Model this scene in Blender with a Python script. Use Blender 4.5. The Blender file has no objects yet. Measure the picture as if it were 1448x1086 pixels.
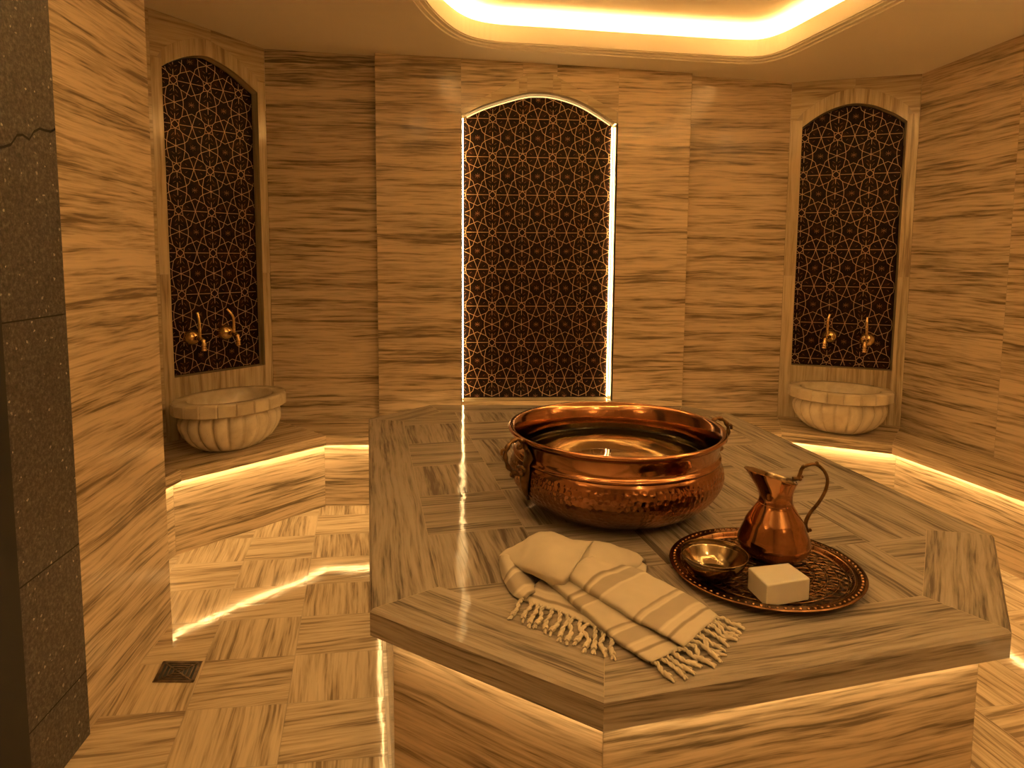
import bpy, bmesh, math, random
from mathutils import Vector, Matrix
random.seed(7)
PI = math.pi
sc = bpy.context.scene
COL = sc.collection

# ------------------------------------------------------------------ camera
FPX, YAW, PITCH, ROLL, OY, EYE = 912.12, 0.22923, 0.09247, 0.00646, -94.63, 1.4
W, H = 1448, 1086
def cam_axes():
    cy, sy, cp, sp = math.cos(YAW), math.sin(YAW), math.cos(PITCH), math.sin(PITCH)
    f = Vector((sy*cp, cy*cp, -sp)); r = Vector((cy, -sy, 0)); u = r.cross(f)
    c, s = math.cos(ROLL), math.sin(ROLL)
    return c*r + s*u, -s*r + c*u, f
CR, CU, CF = cam_axes()
EYEP = Vector((0, 0, EYE))
def ray(x, y):
    return CF*FPX + CR*(x-W/2) - CU*(y-H/2-OY)
def at(x, y, z):                       # point of the horizontal plane z seen at x, y
    d = ray(x, y); return EYEP + d*((z-EYE)/d.z)
def onv(x, y, p0, d):                  # (u, z) on the vertical plane through p0 with direction d
    r = ray(x, y); n = Vector((-d.y, d.x)); t = n.dot(p0)/(n.x*r.x+n.y*r.y)
    P = EYEP + r*t
    return (Vector((P.x, P.y))-p0).dot(d), P.z
cd = bpy.data.cameras.new('camera'); cam = bpy.data.objects.new('camera', cd); COL.objects.link(cam)
cd.sensor_width = 36; cd.sensor_fit = 'HORIZONTAL'; cd.lens = 36*FPX/W; cd.shift_y = OY/W
cd.clip_start = .01
cam.matrix_world = Matrix(((CR.x, CU.x, -CF.x, 0), (CR.y, CU.y, -CF.y, 0), (CR.z, CU.z, -CF.z, EYE), (0, 0, 0, 1)))
sc.camera = cam
sc.view_settings.view_transform = 'Standard'; sc.view_settings.look = 'None'
sc.view_settings.gamma = 1; sc.view_settings.use_curve_mapping = False
sc.view_settings.exposure = 0.68

# ------------------------------------------------------------------ materials
def new_mat(name):
    m = bpy.data.materials.new(name); m.use_nodes = True
    nt = m.node_tree; b = nt.nodes['Principled BSDF']
    return m, nt, b
def N(nt, t, **k):
    n = nt.nodes.new(t)
    for a, v in k.items():
        if a in n.inputs.keys(): n.inputs[a].default_value = v
        else: setattr(n, a, v)
    return n
def L(nt, a, b): nt.links.new(a, b)
def ramp(nt, fac, stops):
    r = nt.nodes.new('ShaderNodeValToRGB'); e = r.color_ramp.elements
    while len(e) < len(stops): e.new(.5)
    for q, (p, c) in zip(e, stops):
        q.position = p; q.color = (*c, 1) if len(c) == 3 else c
    L(nt, fac, r.inputs['Fac']); return r
def plain(name, col, rough=.5, metal=0, bump=0, bscale=60, coat=0, spec=.5):
    m, nt, b = new_mat(name)
    b.inputs['Base Color'].default_value = (*col, 1); b.inputs['Roughness'].default_value = rough
    b.inputs['Metallic'].default_value = metal; b.inputs['Coat Weight'].default_value = coat
    b.inputs['Specular IOR Level'].default_value = spec
    if bump:
        tc = N(nt, 'ShaderNodeTexCoord'); n = N(nt, 'ShaderNodeTexNoise', Scale=bscale, Detail=4.0)
        L(nt, tc.outputs['Object'], n.inputs['Vector'])
        bp = N(nt, 'ShaderNodeBump', Strength=bump, Distance=.002); L(nt, n.outputs['Fac'], bp.inputs['Height']); L(nt, bp.outputs['Normal'], b.inputs['Normal'])
    return m
def marble(name, rough=.2, light=(.63, .495, .345), dark=(.17, .128, .078), mid=(.44, .345, .23), knots=.45, spec=.5, vs=1.0, bump=.10, spread=.0):
    m, nt, b = new_mat(name)
    tc = N(nt, 'ShaderNodeTexCoord')
    def noise(sx, sy, det=4, dist=0.0, rough_=.55):
        mp = N(nt, 'ShaderNodeMapping'); mp.inputs['Scale'].default_value = (sx, sy, 1)
        L(nt, warp.outputs[0], mp.inputs['Vector'])
        n = N(nt, 'ShaderNodeTexNoise', Scale=1.0, Detail=float(det), Distortion=dist, Roughness=rough_)
        L(nt, mp.outputs[0], n.inputs['Vector']); return n
    # slow waver of the veins
    mpw = N(nt, 'ShaderNodeMapping'); mpw.inputs['Scale'].default_value = (2.2, 5, 1); L(nt, tc.outputs['UV'], mpw.inputs['Vector'])
    wn = N(nt, 'ShaderNodeTexNoise', Scale=1.0, Detail=2.0); L(nt, mpw.outputs[0], wn.inputs['Vector'])
    wm = N(nt, 'ShaderNodeMath', operation='MULTIPLY_ADD'); wm.inputs[1].default_value = .035; wm.inputs[2].default_value = -.0175
    L(nt, wn.outputs['Fac'], wm.inputs[0])
    cx = N(nt, 'ShaderNodeCombineXYZ'); L(nt, wm.outputs[0], cx.inputs['Y'])
    warp = N(nt, 'ShaderNodeVectorMath', operation='ADD'); L(nt, tc.outputs['UV'], warp.inputs[0]); L(nt, cx.outputs[0], warp.inputs[1])
    n1 = noise(.65*vs, 14*vs, 3); n2 = noise(2.8*vs, 58*vs, 5, .15); n3 = noise(7*vs, 150*vs, 4); n4 = noise(3.2*vs, 48*vs, 4, .3)
    a = N(nt, 'ShaderNodeMath', operation='MULTIPLY_ADD'); a.inputs[1].default_value = .38; L(nt, n1.outputs['Fac'], a.inputs[0])
    a2 = N(nt, 'ShaderNodeMath', operation='MULTIPLY_ADD'); a2.inputs[1].default_value = .42; L(nt, n2.outputs['Fac'], a2.inputs[0])
    a3 = N(nt, 'ShaderNodeMath', operation='MULTIPLY'); a3.inputs[1].default_value = .20; L(nt, n3.outputs['Fac'], a3.inputs[0])
    L(nt, a3.outputs[0], a2.inputs[2]); L(nt, a2.outputs[0], a.inputs[2])
    r = ramp(nt, a.outputs[0], [(.415, dark), (.475, mid), (.54, light), (.64, tuple(min(1, c*1.12) for c in light))])
    # darker, short streaks
    k = ramp(nt, n4.outputs['Fac'], [(.58, (0, 0, 0)), (.67, (1, 1, 1))])
    mx = N(nt, 'ShaderNodeMix', data_type='RGBA'); mx.inputs['Factor'].default_value = 0
    km = N(nt, 'ShaderNodeMath', operation='MULTIPLY'); km.inputs[1].default_value = knots; L(nt, k.outputs['Color'], km.inputs[0])
    L(nt, km.outputs[0], mx.inputs['Factor']); L(nt, r.outputs['Color'], mx.inputs['A']); mx.inputs['B'].default_value = (*dark, 1)
    L(nt, mx.outputs['Result'], b.inputs['Base Color'])
    rr = N(nt, 'ShaderNodeMapRange'); rr.inputs['To Min'].default_value = rough*1.3; rr.inputs['To Max'].default_value = rough*.8
    L(nt, a.outputs[0], rr.inputs['Value']); L(nt, rr.outputs[0], b.inputs['Roughness']); b.inputs['Specular IOR Level'].default_value = spec
    bn = N(nt, 'ShaderNodeTexNoise', Scale=9.0, Detail=3.0); L(nt, tc.outputs['Object'], bn.inputs['Vector'])
    bs = N(nt, 'ShaderNodeMath', operation='MULTIPLY_ADD'); bs.inputs[1].default_value = .25; L(nt, a.outputs[0], bs.inputs[0]); L(nt, bn.outputs['Fac'], bs.inputs[2])
    bp = N(nt, 'ShaderNodeBump', Strength=bump, Distance=.01); L(nt, bs.outputs[0], bp.inputs['Height']); L(nt, bp.outputs['Normal'], b.inputs['Normal'])
    return m
M = {}
M['wall'] = marble('wood_vein_marble', .14, spec=.26, vs=1.2)
M['floor'] = marble('wood_vein_marble_floor', .06, light=(.62, .50, .34), mid=(.48, .375, .245), dark=(.25, .185, .115), vs=1.15, knots=.3)
M['slab'] = marble('grey_beige_marble', .06, light=(.385, .335, .28), mid=(.29, .25, .205), dark=(.13, .11, .09), vs=1.35, knots=.3, bump=.13, spec=.35)
M['trim'] = marble('frame_marble', .14, light=(.56, .46, .31), mid=(.46, .365, .235), dark=(.29, .22, .14), knots=.25)
M['grout'] = plain('grout', (.36, .29, .20), .5)
M['plaster'] = plain('ceiling_plaster', (.94, .85, .70), .7, bump=.04, bscale=30)

def mat_basin():
    m, nt, b = new_mat('basin_marble'); tc = N(nt, 'ShaderNodeTexCoord')
    n = N(nt, 'ShaderNodeTexNoise', Scale=9.0, Detail=6.0, Distortion=.8); L(nt, tc.outputs['Object'], n.inputs['Vector'])
    v = N(nt, 'ShaderNodeTexVoronoi', Scale=90.0); L(nt, tc.outputs['Object'], v.inputs['Vector'])
    r = ramp(nt, n.outputs['Fac'], [(.3, (.47, .385, .27)), (.55, (.62, .53, .39)), (.75, (.70, .61, .46))])
    s = ramp(nt, v.outputs['Distance'], [(.06, (1, 1, 1)), (.16, (0, 0, 0))])
    mx = N(nt, 'ShaderNodeMix', data_type='RGBA'); ml = N(nt, 'ShaderNodeMath', operation='MULTIPLY'); ml.inputs[1].default_value = .45
    L(nt, s.outputs['Color'], ml.inputs[0]); L(nt, ml.outputs[0], mx.inputs['Factor']); L(nt, r.outputs['Color'], mx.inputs['A']); mx.inputs['B'].default_value = (.26, .17, .09, 1)
    L(nt, mx.outputs['Result'], b.inputs['Base Color']); b.inputs['Roughness'].default_value = .13
    return m
M['basin'] = mat_basin()

def mat_granite():
    m, nt, b = new_mat('speckled_granite'); tc = N(nt, 'ShaderNodeTexCoord')
    n = N(nt, 'ShaderNodeTexNoise', Scale=95.0, Detail=4.0, Roughness=.75); L(nt, tc.outputs['Object'], n.inputs['Vector'])
    v = N(nt, 'ShaderNodeTexVoronoi', Scale=170.0); L(nt, tc.outputs['Object'], v.inputs['Vector'])
    r = ramp(nt, n.outputs['Fac'], [(.3, (.014, .012, .012)), (.5, (.062, .052, .046)), (.7, (.15, .13, .115))])
    s = ramp(nt, v.outputs['Color'], [(.90, (0, 0, 0)), (.95, (1, 1, 1))])
    mx = N(nt, 'ShaderNodeMix', data_type='RGBA'); L(nt, s.outputs['Color'], mx.inputs['Factor']); L(nt, r.outputs['Color'], mx.inputs['A']); mx.inputs['B'].default_value = (.42, .38, .32, 1)
    L(nt, mx.outputs['Result'], b.inputs['Base Color']); b.inputs['Roughness'].default_value = .55
    bp = N(nt, 'ShaderNodeBump', Strength=.4, Distance=.002); L(nt, n.outputs['Fac'], bp.inputs['Height']); L(nt, bp.outputs['Normal'], b.inputs['Normal'])
    return m
M['granite'] = mat_granite()
M['dark'] = plain('dark_paint', (.012, .010, .009), .6)
M['crack'] = plain('dark_joint', (.015, .012, .01), .8)

def mat_panel():
    m, nt, b = new_mat('dark_lacquer'); tc = N(nt, 'ShaderNodeTexCoord')
    n = N(nt, 'ShaderNodeTexNoise', Scale=26.0, Detail=4.0); L(nt, tc.outputs['UV'], n.inputs['Vector'])
    n2 = N(nt, 'ShaderNodeTexNoise', Scale=70.0, Detail=3.0); L(nt, tc.outputs['UV'], n2.inputs['Vector'])
    r = ramp(nt, n.outputs['Fac'], [(.40, (.006, .003, .002)), (.56, (.014, .006, .0035)), (.74, (.045, .016, .007))])
    r2 = ramp(nt, n2.outputs['Fac'], [(.6, (0, 0, 0)), (.75, (.5, .5, .5))])
    mx = N(nt, 'ShaderNodeMix', data_type='RGBA'); L(nt, r2.outputs['Color'], mx.inputs['Factor']); L(nt, r.outputs['Color'], mx.inputs['A']); mx.inputs['B'].default_value = (.075, .027, .011, 1)
    L(nt, mx.outputs['Result'], b.inputs['Base Color']); b.inputs['Roughness'].default_value = .38; b.inputs['Specular IOR Level'].default_value = .08
    return m
M['panel'] = mat_panel()
M['gilt'] = plain('gilt_inlay', (.54, .35, .19), .4, .4)
M['rust'] = plain('russet_inlay', (.22, .09, .04), .5, .1)

def metal(name, c1, c2, rough, scale=6, hammer=None, engrave=False):
    m, nt, b = new_mat(name); tc = N(nt, 'ShaderNodeTexCoord')
    n = N(nt, 'ShaderNodeTexNoise', Scale=float(scale), Detail=5.0, Distortion=.4); L(nt, tc.outputs['Object'], n.inputs['Vector'])
    r = ramp(nt, n.outputs['Fac'], [(.35, c2), (.62, c1)]); L(nt, r.outputs['Color'], b.inputs['Base Color'])
    b.inputs['Metallic'].default_value = 1
    rr = N(nt, 'ShaderNodeMapRange'); rr.inputs['To Min'].default_value = rough*1.5; rr.inputs['To Max'].default_value = rough*.75
    L(nt, n.outputs['Fac'], rr.inputs['Value']); L(nt, rr.outputs[0], b.inputs['Roughness'])
    if hammer:
        v = N(nt, 'ShaderNodeTexVoronoi', Scale=1.0, Randomness=.35); mp = N(nt, 'ShaderNodeMapping'); mp.inputs['Scale'].default_value = (hammer, hammer, 1)
        L(nt, tc.outputs['UV'], mp.inputs['Vector']); L(nt, mp.outputs[0], v.inputs['Vector'])
        q = N(nt, 'ShaderNodeMath', operation='POWER'); q.inputs[1].default_value = 2.0; L(nt, v.outputs['Distance'], q.inputs[0])
        bp = N(nt, 'ShaderNodeBump', Strength=.55, Distance=.006); L(nt, q.outputs[0], bp.inputs['Height']); L(nt, bp.outputs['Normal'], b.inputs['Normal'])
    if engrave:
        # chased rings and petals on the tray floor: UV = (angle, radius)
        sx = N(nt, 'ShaderNodeSeparateXYZ'); L(nt, tc.outputs['UV'], sx.inputs[0])
        def wav(sock, mul):
            a = N(nt, 'ShaderNodeMath', operation='MULTIPLY'); a.inputs[1].default_value = mul; L(nt, sock, a.inputs[0])
            s = N(nt, 'ShaderNodeMath', operation='SINE'); L(nt, a.outputs[0], s.inputs[0]); return s
        ang, rad = sx.outputs['X'], sx.outputs['Y']
        w1 = wav(rad, 2*PI*9); w2 = wav(ang, 2*PI*44)
        zz = N(nt, 'ShaderNodeMath', operation='MULTIPLY'); L(nt, w1.outputs[0], zz.inputs[0]); L(nt, w2.outputs[0], zz.inputs[1])
        mp = N(nt, 'ShaderNodeMapping'); mp.inputs['Scale'].default_value = (46, 20, 1); L(nt, tc.outputs['UV'], mp.inputs['Vector'])
        v = N(nt, 'ShaderNodeTexVoronoi', Scale=1.0, Randomness=.8, feature='DISTANCE_TO_EDGE'); L(nt, mp.outputs[0], v.inputs['Vector'])
        vv = N(nt, 'ShaderNodeMath', operation='MULTIPLY'); vv.inputs[1].default_value = 2.2; L(nt, v.outputs['Distance'], vv.inputs[0])
        ad = N(nt, 'ShaderNodeMath', operation='ADD'); L(nt, zz.outputs[0], ad.inputs[0]); L(nt, vv.outputs[0], ad.inputs[1])
        bp = N(nt, 'ShaderNodeBump', Strength=.7, Distance=.0022); L(nt, ad.outputs[0], bp.inputs['Height']); L(nt, bp.outputs['Normal'], b.inputs['Normal'])
        dk = ramp(nt, ad.outputs[0], [(.0, (.25, .25, .25)), (.75, (1, 1, 1))])
        mx = N(nt, 'ShaderNodeMix', data_type='RGBA', blend_type='MULTIPLY'); mx.inputs['Factor'].default_value = .75
        L(nt, r.outputs['Color'], mx.inputs['A']); L(nt, dk.outputs['Color'], mx.inputs['B']); L(nt, mx.outputs['Result'], b.inputs['Base Color'])
    return m
M['copper'] = metal('polished_copper', (.50, .26, .13), (.31, .145, .065), .12, 5)
M['hammered'] = metal('hammered_copper', (.37, .185, .09), (.20, .088, .038), .12, 5)
M['tinned'] = metal('tinned_copper', (.46, .37, .25), (.33, .25, .16), .16, 8)
M['jug'] = metal('jug_copper', (.50, .26, .13), (.31, .15, .068), .09, 9)
M['tray'] = metal('chased_tray_copper', (.20, .12, .062), (.085, .045, .023), .24, 9, engrave=True)
M['trayrim'] = metal('tray_rim_copper', (.34, .195, .10), (.15, .08, .04), .2, 20)
M['brass'] = metal('aged_brass', (.95, .70, .36), (.74, .50, .22), .09, 14)
M['bronze'] = metal('dark_bronze', (.22, .13, .06), (.09, .05, .022), .34, 30)
M['cupmetal'] = metal('cup_brass', (.34, .265, .165), (.19, .145, .085), .13, 12)
M['drain'] = metal('drain_metal', (.20, .13, .07), (.09, .06, .035), .4, 30)

def mat_soap():
    m, nt, b = new_mat('cream_soap'); tc = N(nt, 'ShaderNodeTexCoord')
    n = N(nt, 'ShaderNodeTexNoise', Scale=18.0, Detail=5.0); L(nt, tc.outputs['Object'], n.inputs['Vector'])
    r = ramp(nt, n.outputs['Fac'], [(.3, (.66, .625, .535)), (.7, (.72, .69, .61))]); L(nt, r.outputs['Color'], b.inputs['Base Color'])
    b.inputs['Roughness'].default_value = .45; b.inputs['Subsurface Weight'].default_value = .25; b.inputs['Subsurface Radius'].default_value = (.012, .009, .005)
    b.inputs['Subsurface Scale'].default_value = .6
    return m
M['soap'] = mat_soap()

def mat_cloth():
    m, nt, b = new_mat('woven_cotton'); tc = N(nt, 'ShaderNodeTexCoord')
    sx = N(nt, 'ShaderNodeSeparateXYZ'); L(nt, tc.outputs['UV'], sx.inputs[0])
    base, band, dk, lt = (.68, .61, .50), (.47, .41, .33), (.32, .265, .20), (.76, .70, .58)
    st = [(0, base)]
    def add(p0, p1, c):
        st.extend([(p0-.0012, base), (p0, c), (p1, c), (p1+.0012, base)])
    # V runs 0..1 = metres from the fringe: bands of darker weave with pale and dark border threads
    def group(p):
        add(p, p+.004, dk); add(p+.010, p+.013, lt); add(p+.016, p+.048, band); add(p+.051, p+.054, lt); add(p+.060, p+.063, dk)
    r = nt.nodes.new('ShaderNodeValToRGB'); r.color_ramp.interpolation = 'LINEAR'
    stops = [(0, base), (.028, base), (.030, dk), (.037, dk), (.039, base), (.052, base), (.054, lt), (.058, lt), (.060, band), (.098, band), (.100, lt), (.104, lt), (.106, base), (.112, base), (.114, dk), (.119, dk), (.121, base),
             (.205, base), (.207, lt), (.211, lt), (.213, band), (.243, band), (.245, lt), (.249, lt), (.251, base), (.258, dk), (.262, dk), (.264, base)]
    e = r.color_ramp.elements
    while len(e) < len(stops): e.new(.5)
    for q, (p, c) in zip(e, stops): q.position = p; q.color = (*c, 1)
    L(nt, sx.outputs['Y'], r.inputs['Fac'])
    n = N(nt, 'ShaderNodeTexNoise', Scale=14.0, Detail=3.0); L(nt, tc.outputs['Object'], n.inputs['Vector'])
    mx = N(nt, 'ShaderNodeMix', data_type='RGBA', blend_type='MULTIPLY'); mx.inputs['Factor'].default_value = .5
    rn = ramp(nt, n.outputs['Fac'], [(.3, (.82, .82, .82)), (.7, (1, 1, 1))])
    L(nt, r.outputs['Color'], mx.inputs['A']); L(nt, rn.outputs['Color'], mx.inputs['B']); L(nt, mx.outputs['Result'], b.inputs['Base Color'])
    b.inputs['Roughness'].default_value = .9; b.inputs['Specular IOR Level'].default_value = .15
    b.inputs['Sheen Weight'].default_value = .15
    def weave(mul, out):
        a = N(nt, 'ShaderNodeMath', operation='MULTIPLY'); a.inputs[1].default_value = mul; L(nt, out, a.inputs[0])
        s = N(nt, 'ShaderNodeMath', operation='SINE'); L(nt, a.outputs[0], s.inputs[0]); return s
    wx = weave(2*PI*420, sx.outputs['X']); wy = weave(2*PI*420, sx.outputs['Y'])
    ad = N(nt, 'ShaderNodeMath', operation='MULTIPLY'); L(nt, wx.outputs[0], ad.inputs[0]); L(nt, wy.outputs[0], ad.inputs[1])
    bp = N(nt, 'ShaderNodeBump', Strength=.35, Distance=.0012); L(nt, ad.outputs[0], bp.inputs['Height']); L(nt, bp.outputs['Normal'], b.inputs['Normal'])
    return m
M['cloth'] = mat_cloth()
M['thread'] = plain('cotton_thread', (.64, .565, .45), .9, bump=.4, bscale=400, spec=.15)

def mat_water():
    m, nt, b = new_mat('water')
    b.inputs['Base Color'].default_value = (.93, .90, .78, 1); b.inputs['Roughness'].default_value = .0; b.inputs['IOR'].default_value = 1.33
    b.inputs['Transmission Weight'].default_value = 1
    tc = N(nt, 'ShaderNodeTexCoord'); n = N(nt, 'ShaderNodeTexNoise', Scale=7.0, Detail=2.0); L(nt, tc.outputs['Object'], n.inputs['Vector'])
    bp = N(nt, 'ShaderNodeBump', Strength=.05, Distance=.01); L(nt, n.outputs['Fac'], bp.inputs['Height']); L(nt, bp.outputs['Normal'], b.inputs['Normal'])
    return m
M['water'] = mat_water()
LED = (1.0, .625, .24)
def led(name, s, c=LED):
    m, nt, b = new_mat(name); b.inputs['Base Color'].default_value = (.8, .7, .5, 1)
    b.inputs['Emission Color'].default_value = (*c, 1); b.inputs['Emission Strength'].default_value = s
    return m
M['led_cove'] = led('cove_light', 80)
M['led_bench'] = led('bench_light', 22)
M['led_table'] = led('platform_light', 20)
M['led_niche'] = led('niche_light', 22)
M['led_added_uplight'] = led('added_uplight_glow', 120)  # glow of the uplights added out of view
M['lens'] = led('added_spot_lens', 420)  # glow of the ceiling spots added out of view
M['led_added_arch'] = led('added_arch_light', 1.0)  # dim glow added under the centre arch

# ------------------------------------------------------------------ mesh helpers
class MB:
    def __init__(s): s.v = []; s.f = []; s.uv = []; s.mi = []; s.sm = []
    def poly(s, pts, uvs=None, mi=0, smooth=False):
        i = len(s.v); s.v.extend(Vector(p) for p in pts); s.f.append(tuple(range(i, i+len(pts))))
        s.uv.append(uvs if uvs else [(p[0], p[1]) for p in pts]); s.mi.append(mi); s.sm.append(smooth)
    def grid(s, rows, uv=None, closed=False, mi=0, smooth=True):
        i = len(s.v); n = len(rows[0]); m = len(rows)
        for r in rows: s.v.extend(Vector(p) for p in r)
        for a in range(m-1):
            for b in range(n if closed else n-1):
                c = (b+1) % n
                s.f.append((i+a*n+b, i+a*n+c, i+(a+1)*n+c, i+(a+1)*n+b))
                if uv: s.uv.append([uv[a][b], uv[a][b+1 if closed else c], uv[a+1][b+1 if closed else c], uv[a+1][b]])
                else: s.uv.append([(b/n, a/m), ((b+1)/n, a/m), ((b+1)/n, (a+1)/m), (b/n, (a+1)/m)])
                s.mi.append(mi); s.sm.append(smooth)
    def fan(s, ring, mi=0, smooth=False, flip=False):
        r = list(ring)
        if flip: r.reverse()
        s.poly(r, mi=mi, smooth=smooth)
    def lathe(s, prof, c=(0, 0, 0), n=64, mi=0, uvs=None, mod=None, sx=1, sy=1, smooth=True):
        rows = []; uv = []
        arc = 0; last = None
        for (r, z) in prof:
            if last: arc += math.hypot(r-last[0], z-last[1])
            last = (r, z)
            row = []
            for k in range(n):
                t = 2*PI*k/n; rr, zz = r, z
                if mod: rr, zz = mod(r, z, t)
                row.append((c[0]+rr*math.cos(t)*sx, c[1]+rr*math.sin(t)*sy, c[2]+zz))
            rows.append(row)
            if uvs == 'metric': uv.append([(uvscale*2*PI*k/n, arc) for k in range(n+1)])
            elif uvs == 'polar': uv.append([(k/n, r/prof_max) for k in range(n+1)])
        s.grid(rows, uv if uv else None, closed=True, mi=mi, smooth=smooth)
        return rows
    def tube(s, pts, rad, n=10, mi=0, caps=True, closed=False):
        pts = [Vector(p) for p in pts]; m = len(pts)
        if not hasattr(rad, '__len__'): rad = [rad]*m
        rows = []; up = Vector((0, 0, 1)); prev = None
        for i, p in enumerate(pts):
            if closed: d = pts[(i+1) % m]-pts[i-1]
            else: d = pts[min(i+1, m-1)]-pts[max(i-1, 0)]
            if d.length < 1e-9: d = Vector((0, 0, 1))
            d.normalize()
            if prev is None:
                a = d.cross(up) if abs(d.z) < .95 else d.cross(Vector((1, 0, 0)))
            else: a = prev-d*prev.dot(d)
            a.normalize(); prev = a; b = d.cross(a)
            rows.append([p+(a*math.cos(2*PI*k/n)+b*math.sin(2*PI*k/n))*rad[i] for k in range(n)])
        if closed: rows.append(rows[0])
        s.grid(rows, closed=True, mi=mi)
        if caps and not closed:
            s.fan(rows[0], mi, flip=True); s.fan(rows[-1], mi)
    def box(s, c, d, rz=0, mi=0):
        cx, sx = math.cos(rz), math.sin(rz)
        P = lambda x, y, z: (c[0]+x*cx-y*sx, c[1]+x*sx+y*cx, c[2]+z)
        x, y, z = d[0]/2, d[1]/2, d[2]/2
        q = [P(-x, -y, -z), P(x, -y, -z), P(x, y, -z), P(-x, y, -z), P(-x, -y, z), P(x, -y, z), P(x, y, z), P(-x, y, z)]
        for f in ((0, 3, 2, 1), (4, 5, 6, 7), (0, 1, 5, 4), (1, 2, 6, 5), (2, 3, 7, 6), (3, 0, 4, 7)): s.poly([q[k] for k in f], mi=mi)
    def prism(s, pts, z0, z1, mi=0, caps=True, uvrun=None):
        n = len(pts); run = random.uniform(0, 30)
        for i in range(n):
            a, b = pts[i], pts[(i+1) % n]; l = math.hypot(b[0]-a[0], b[1]-a[1])
            o = random.uniform(0, 30)
            s.poly([(a[0], a[1], z0), (b[0], b[1], z0), (b[0], b[1], z1), (a[0], a[1], z1)], [(run, z0+o), (run+l, z0+o), (run+l, z1+o), (run, z1+o)], mi)
            run += l+3
        if caps:
            s.poly([(p[0], p[1], z1) for p in pts], mi=mi); s.poly([(p[0], p[1], z0) for p in reversed(pts)], mi=mi)
    def build(s, name, mat, parent=None, merge=False, shift=None):
        me = bpy.data.meshes.new(name)
        off = Vector(shift) if shift is not None else (parent.location if parent is not None and not parent.get('_local') else Vector((0, 0, 0)))
        if parent is not None and parent.parent is not None and shift is None: off = off + parent.parent.location
        me.from_pydata([tuple(v-off) for v in s.v], [], s.f)
        ul = me.uv_layers.new(name='UVMap'); k = 0
        flat = []
        for u in s.uv:
            for a in u: flat.extend((a[0], a[1]))
        ul.data.foreach_set('uv', flat)
        me.polygons.foreach_set('material_index', s.mi); me.polygons.foreach_set('use_smooth', s.sm)
        for m in (mat if isinstance(mat, (list, tuple)) else [mat]): me.materials.append(m)
        me.update()
        if merge:
            bm = bmesh.new(); bm.from_mesh(me); bmesh.ops.remove_doubles(bm, verts=bm.verts, dist=1e-5); bmesh.ops.recalc_face_normals(bm, faces=bm.faces); bm.to_mesh(me); bm.free()
        o = bpy.data.objects.new(name, me); COL.objects.link(o)
        if parent is not None: o.parent = parent
        elif shift is not None: o.location = Vector(shift)
        return o
uvscale = .35; prof_max = 1
def empty(name, loc, label, cat, group=None, rz=0):
    o = bpy.data.objects.new(name, None); COL.objects.link(o); o.location = loc; o.rotation_euler = (0, 0, rz); o.empty_display_size = .05
    tag(o, label, cat, group); return o
def tag(o, label, cat, group=None):
    o['label'] = label; o['category'] = cat
    if group: o['group'] = group
def struct(o): o['kind'] = 'structure'; return o
def bevel(o, w, seg=2, ang=.6):
    m = o.modifiers.new('bevel', 'BEVEL'); m.width = w; m.segments = seg; m.limit_method = 'ANGLE'; m.angle_limit = ang
    return o
def inset_poly(pts, d):                # convex polygon, counter-clockwise, moved inward by d
    n = len(pts); out = []
    for i in range(n):
        a, b, c = Vector(pts[i-1]), Vector(pts[i]), Vector(pts[(i+1) % n])
        e1 = (b-a).normalized(); e2 = (c-b).normalized(); n1 = Vector((-e1.y, e1.x)); n2 = Vector((-e2.y, e2.x))
        k = (n1+n2); k = k/(k.length_squared)*2
        out.append(tuple(b+k*d))
    return out
def clip(poly, clipper):               # Sutherland-Hodgman, clipper convex ccw
    out = [tuple(p) for p in poly]
    for i in range(len(clipper)):
        a, b = clipper[i], clipper[(i+1) % len(clipper)]
        inp = out; out = []
        if not inp: return []
        side = lambda p: (b[0]-a[0])*(p[1]-a[1])-(b[1]-a[1])*(p[0]-a[0])
        for j in range(len(inp)):
            p, q = inp[j-1], inp[j]; sp, sq = side(p), side(q)
            if (sp >= 0) != (sq >= 0):
                t = sp/(sp-sq); out.append((p[0]+(q[0]-p[0])*t, p[1]+(q[1]-p[1])*t))
            if sq >= 0: out.append(q)
    return out
def area(p): return sum(p[i-1][0]*p[i][1]-p[i][0]*p[i-1][1] for i in range(len(p)))/2
def catmull(p, n):
    p = [Vector(q) for q in p]; out = []
    for i in range(len(p)-1):
        p0 = p[i-1] if i else p[i]*2-p[i+1]; p1, p2 = p[i], p[i+1]; p3 = p[i+2] if i+2 < len(p) else p[i+1]*2-p[i]
        for k in range(n):
            t = k/n
            out.append(.5*((2*p1)+(p2-p0)*t+(2*p0-5*p1+4*p2-p3)*t*t+(3*p1-p0-3*p2+p3)*t**3))
    out.append(p[-1]); return out

# ------------------------------------------------------------------ room plan
def zc(x, y): return 2.575-.0475*(x+.523)-.04*(y-4.03)     # ceiling height (drains slightly to the right)
V2 = lambda x, y: Vector((x, y))
C0, C1, C2, C3 = V2(-1.007, 3.63), V2(-.523, 4.03), V2(2.527, 3.491), V2(3.085, 3.115)
dL = (C1-C0).normalized(); dB = (C2-C1).normalized(); dR = (C3-C2).normalized()
CX = C0-dL*.42                                # niche wall runs on behind the near wall
PN = V2(-.174, -.985)
B0 = C1+PN*.05                                # plane of the raised centre bay
WL0, WLD = V2(-.724, 2.573), V2(-.142, -.99)  # near left wall
RD = V2(-.036, -.999)                         # right wall direction
GAP = .0007
def wall_pt(p0, d, u, z, out=0.0):
    n = V2(d.y, -d.x)                         # towards the room when d runs left to right
    q = p0+d*u+n*out
    return (q.x, q.y, z)
def tile_uv(poly, vert=False, o=None):
    ox, oy = o if o else (random.uniform(0, 40), random.uniform(0, 40))
    return [((z if vert else u)+ox, (u if vert else z)+oy) for u, z in poly]
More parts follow.
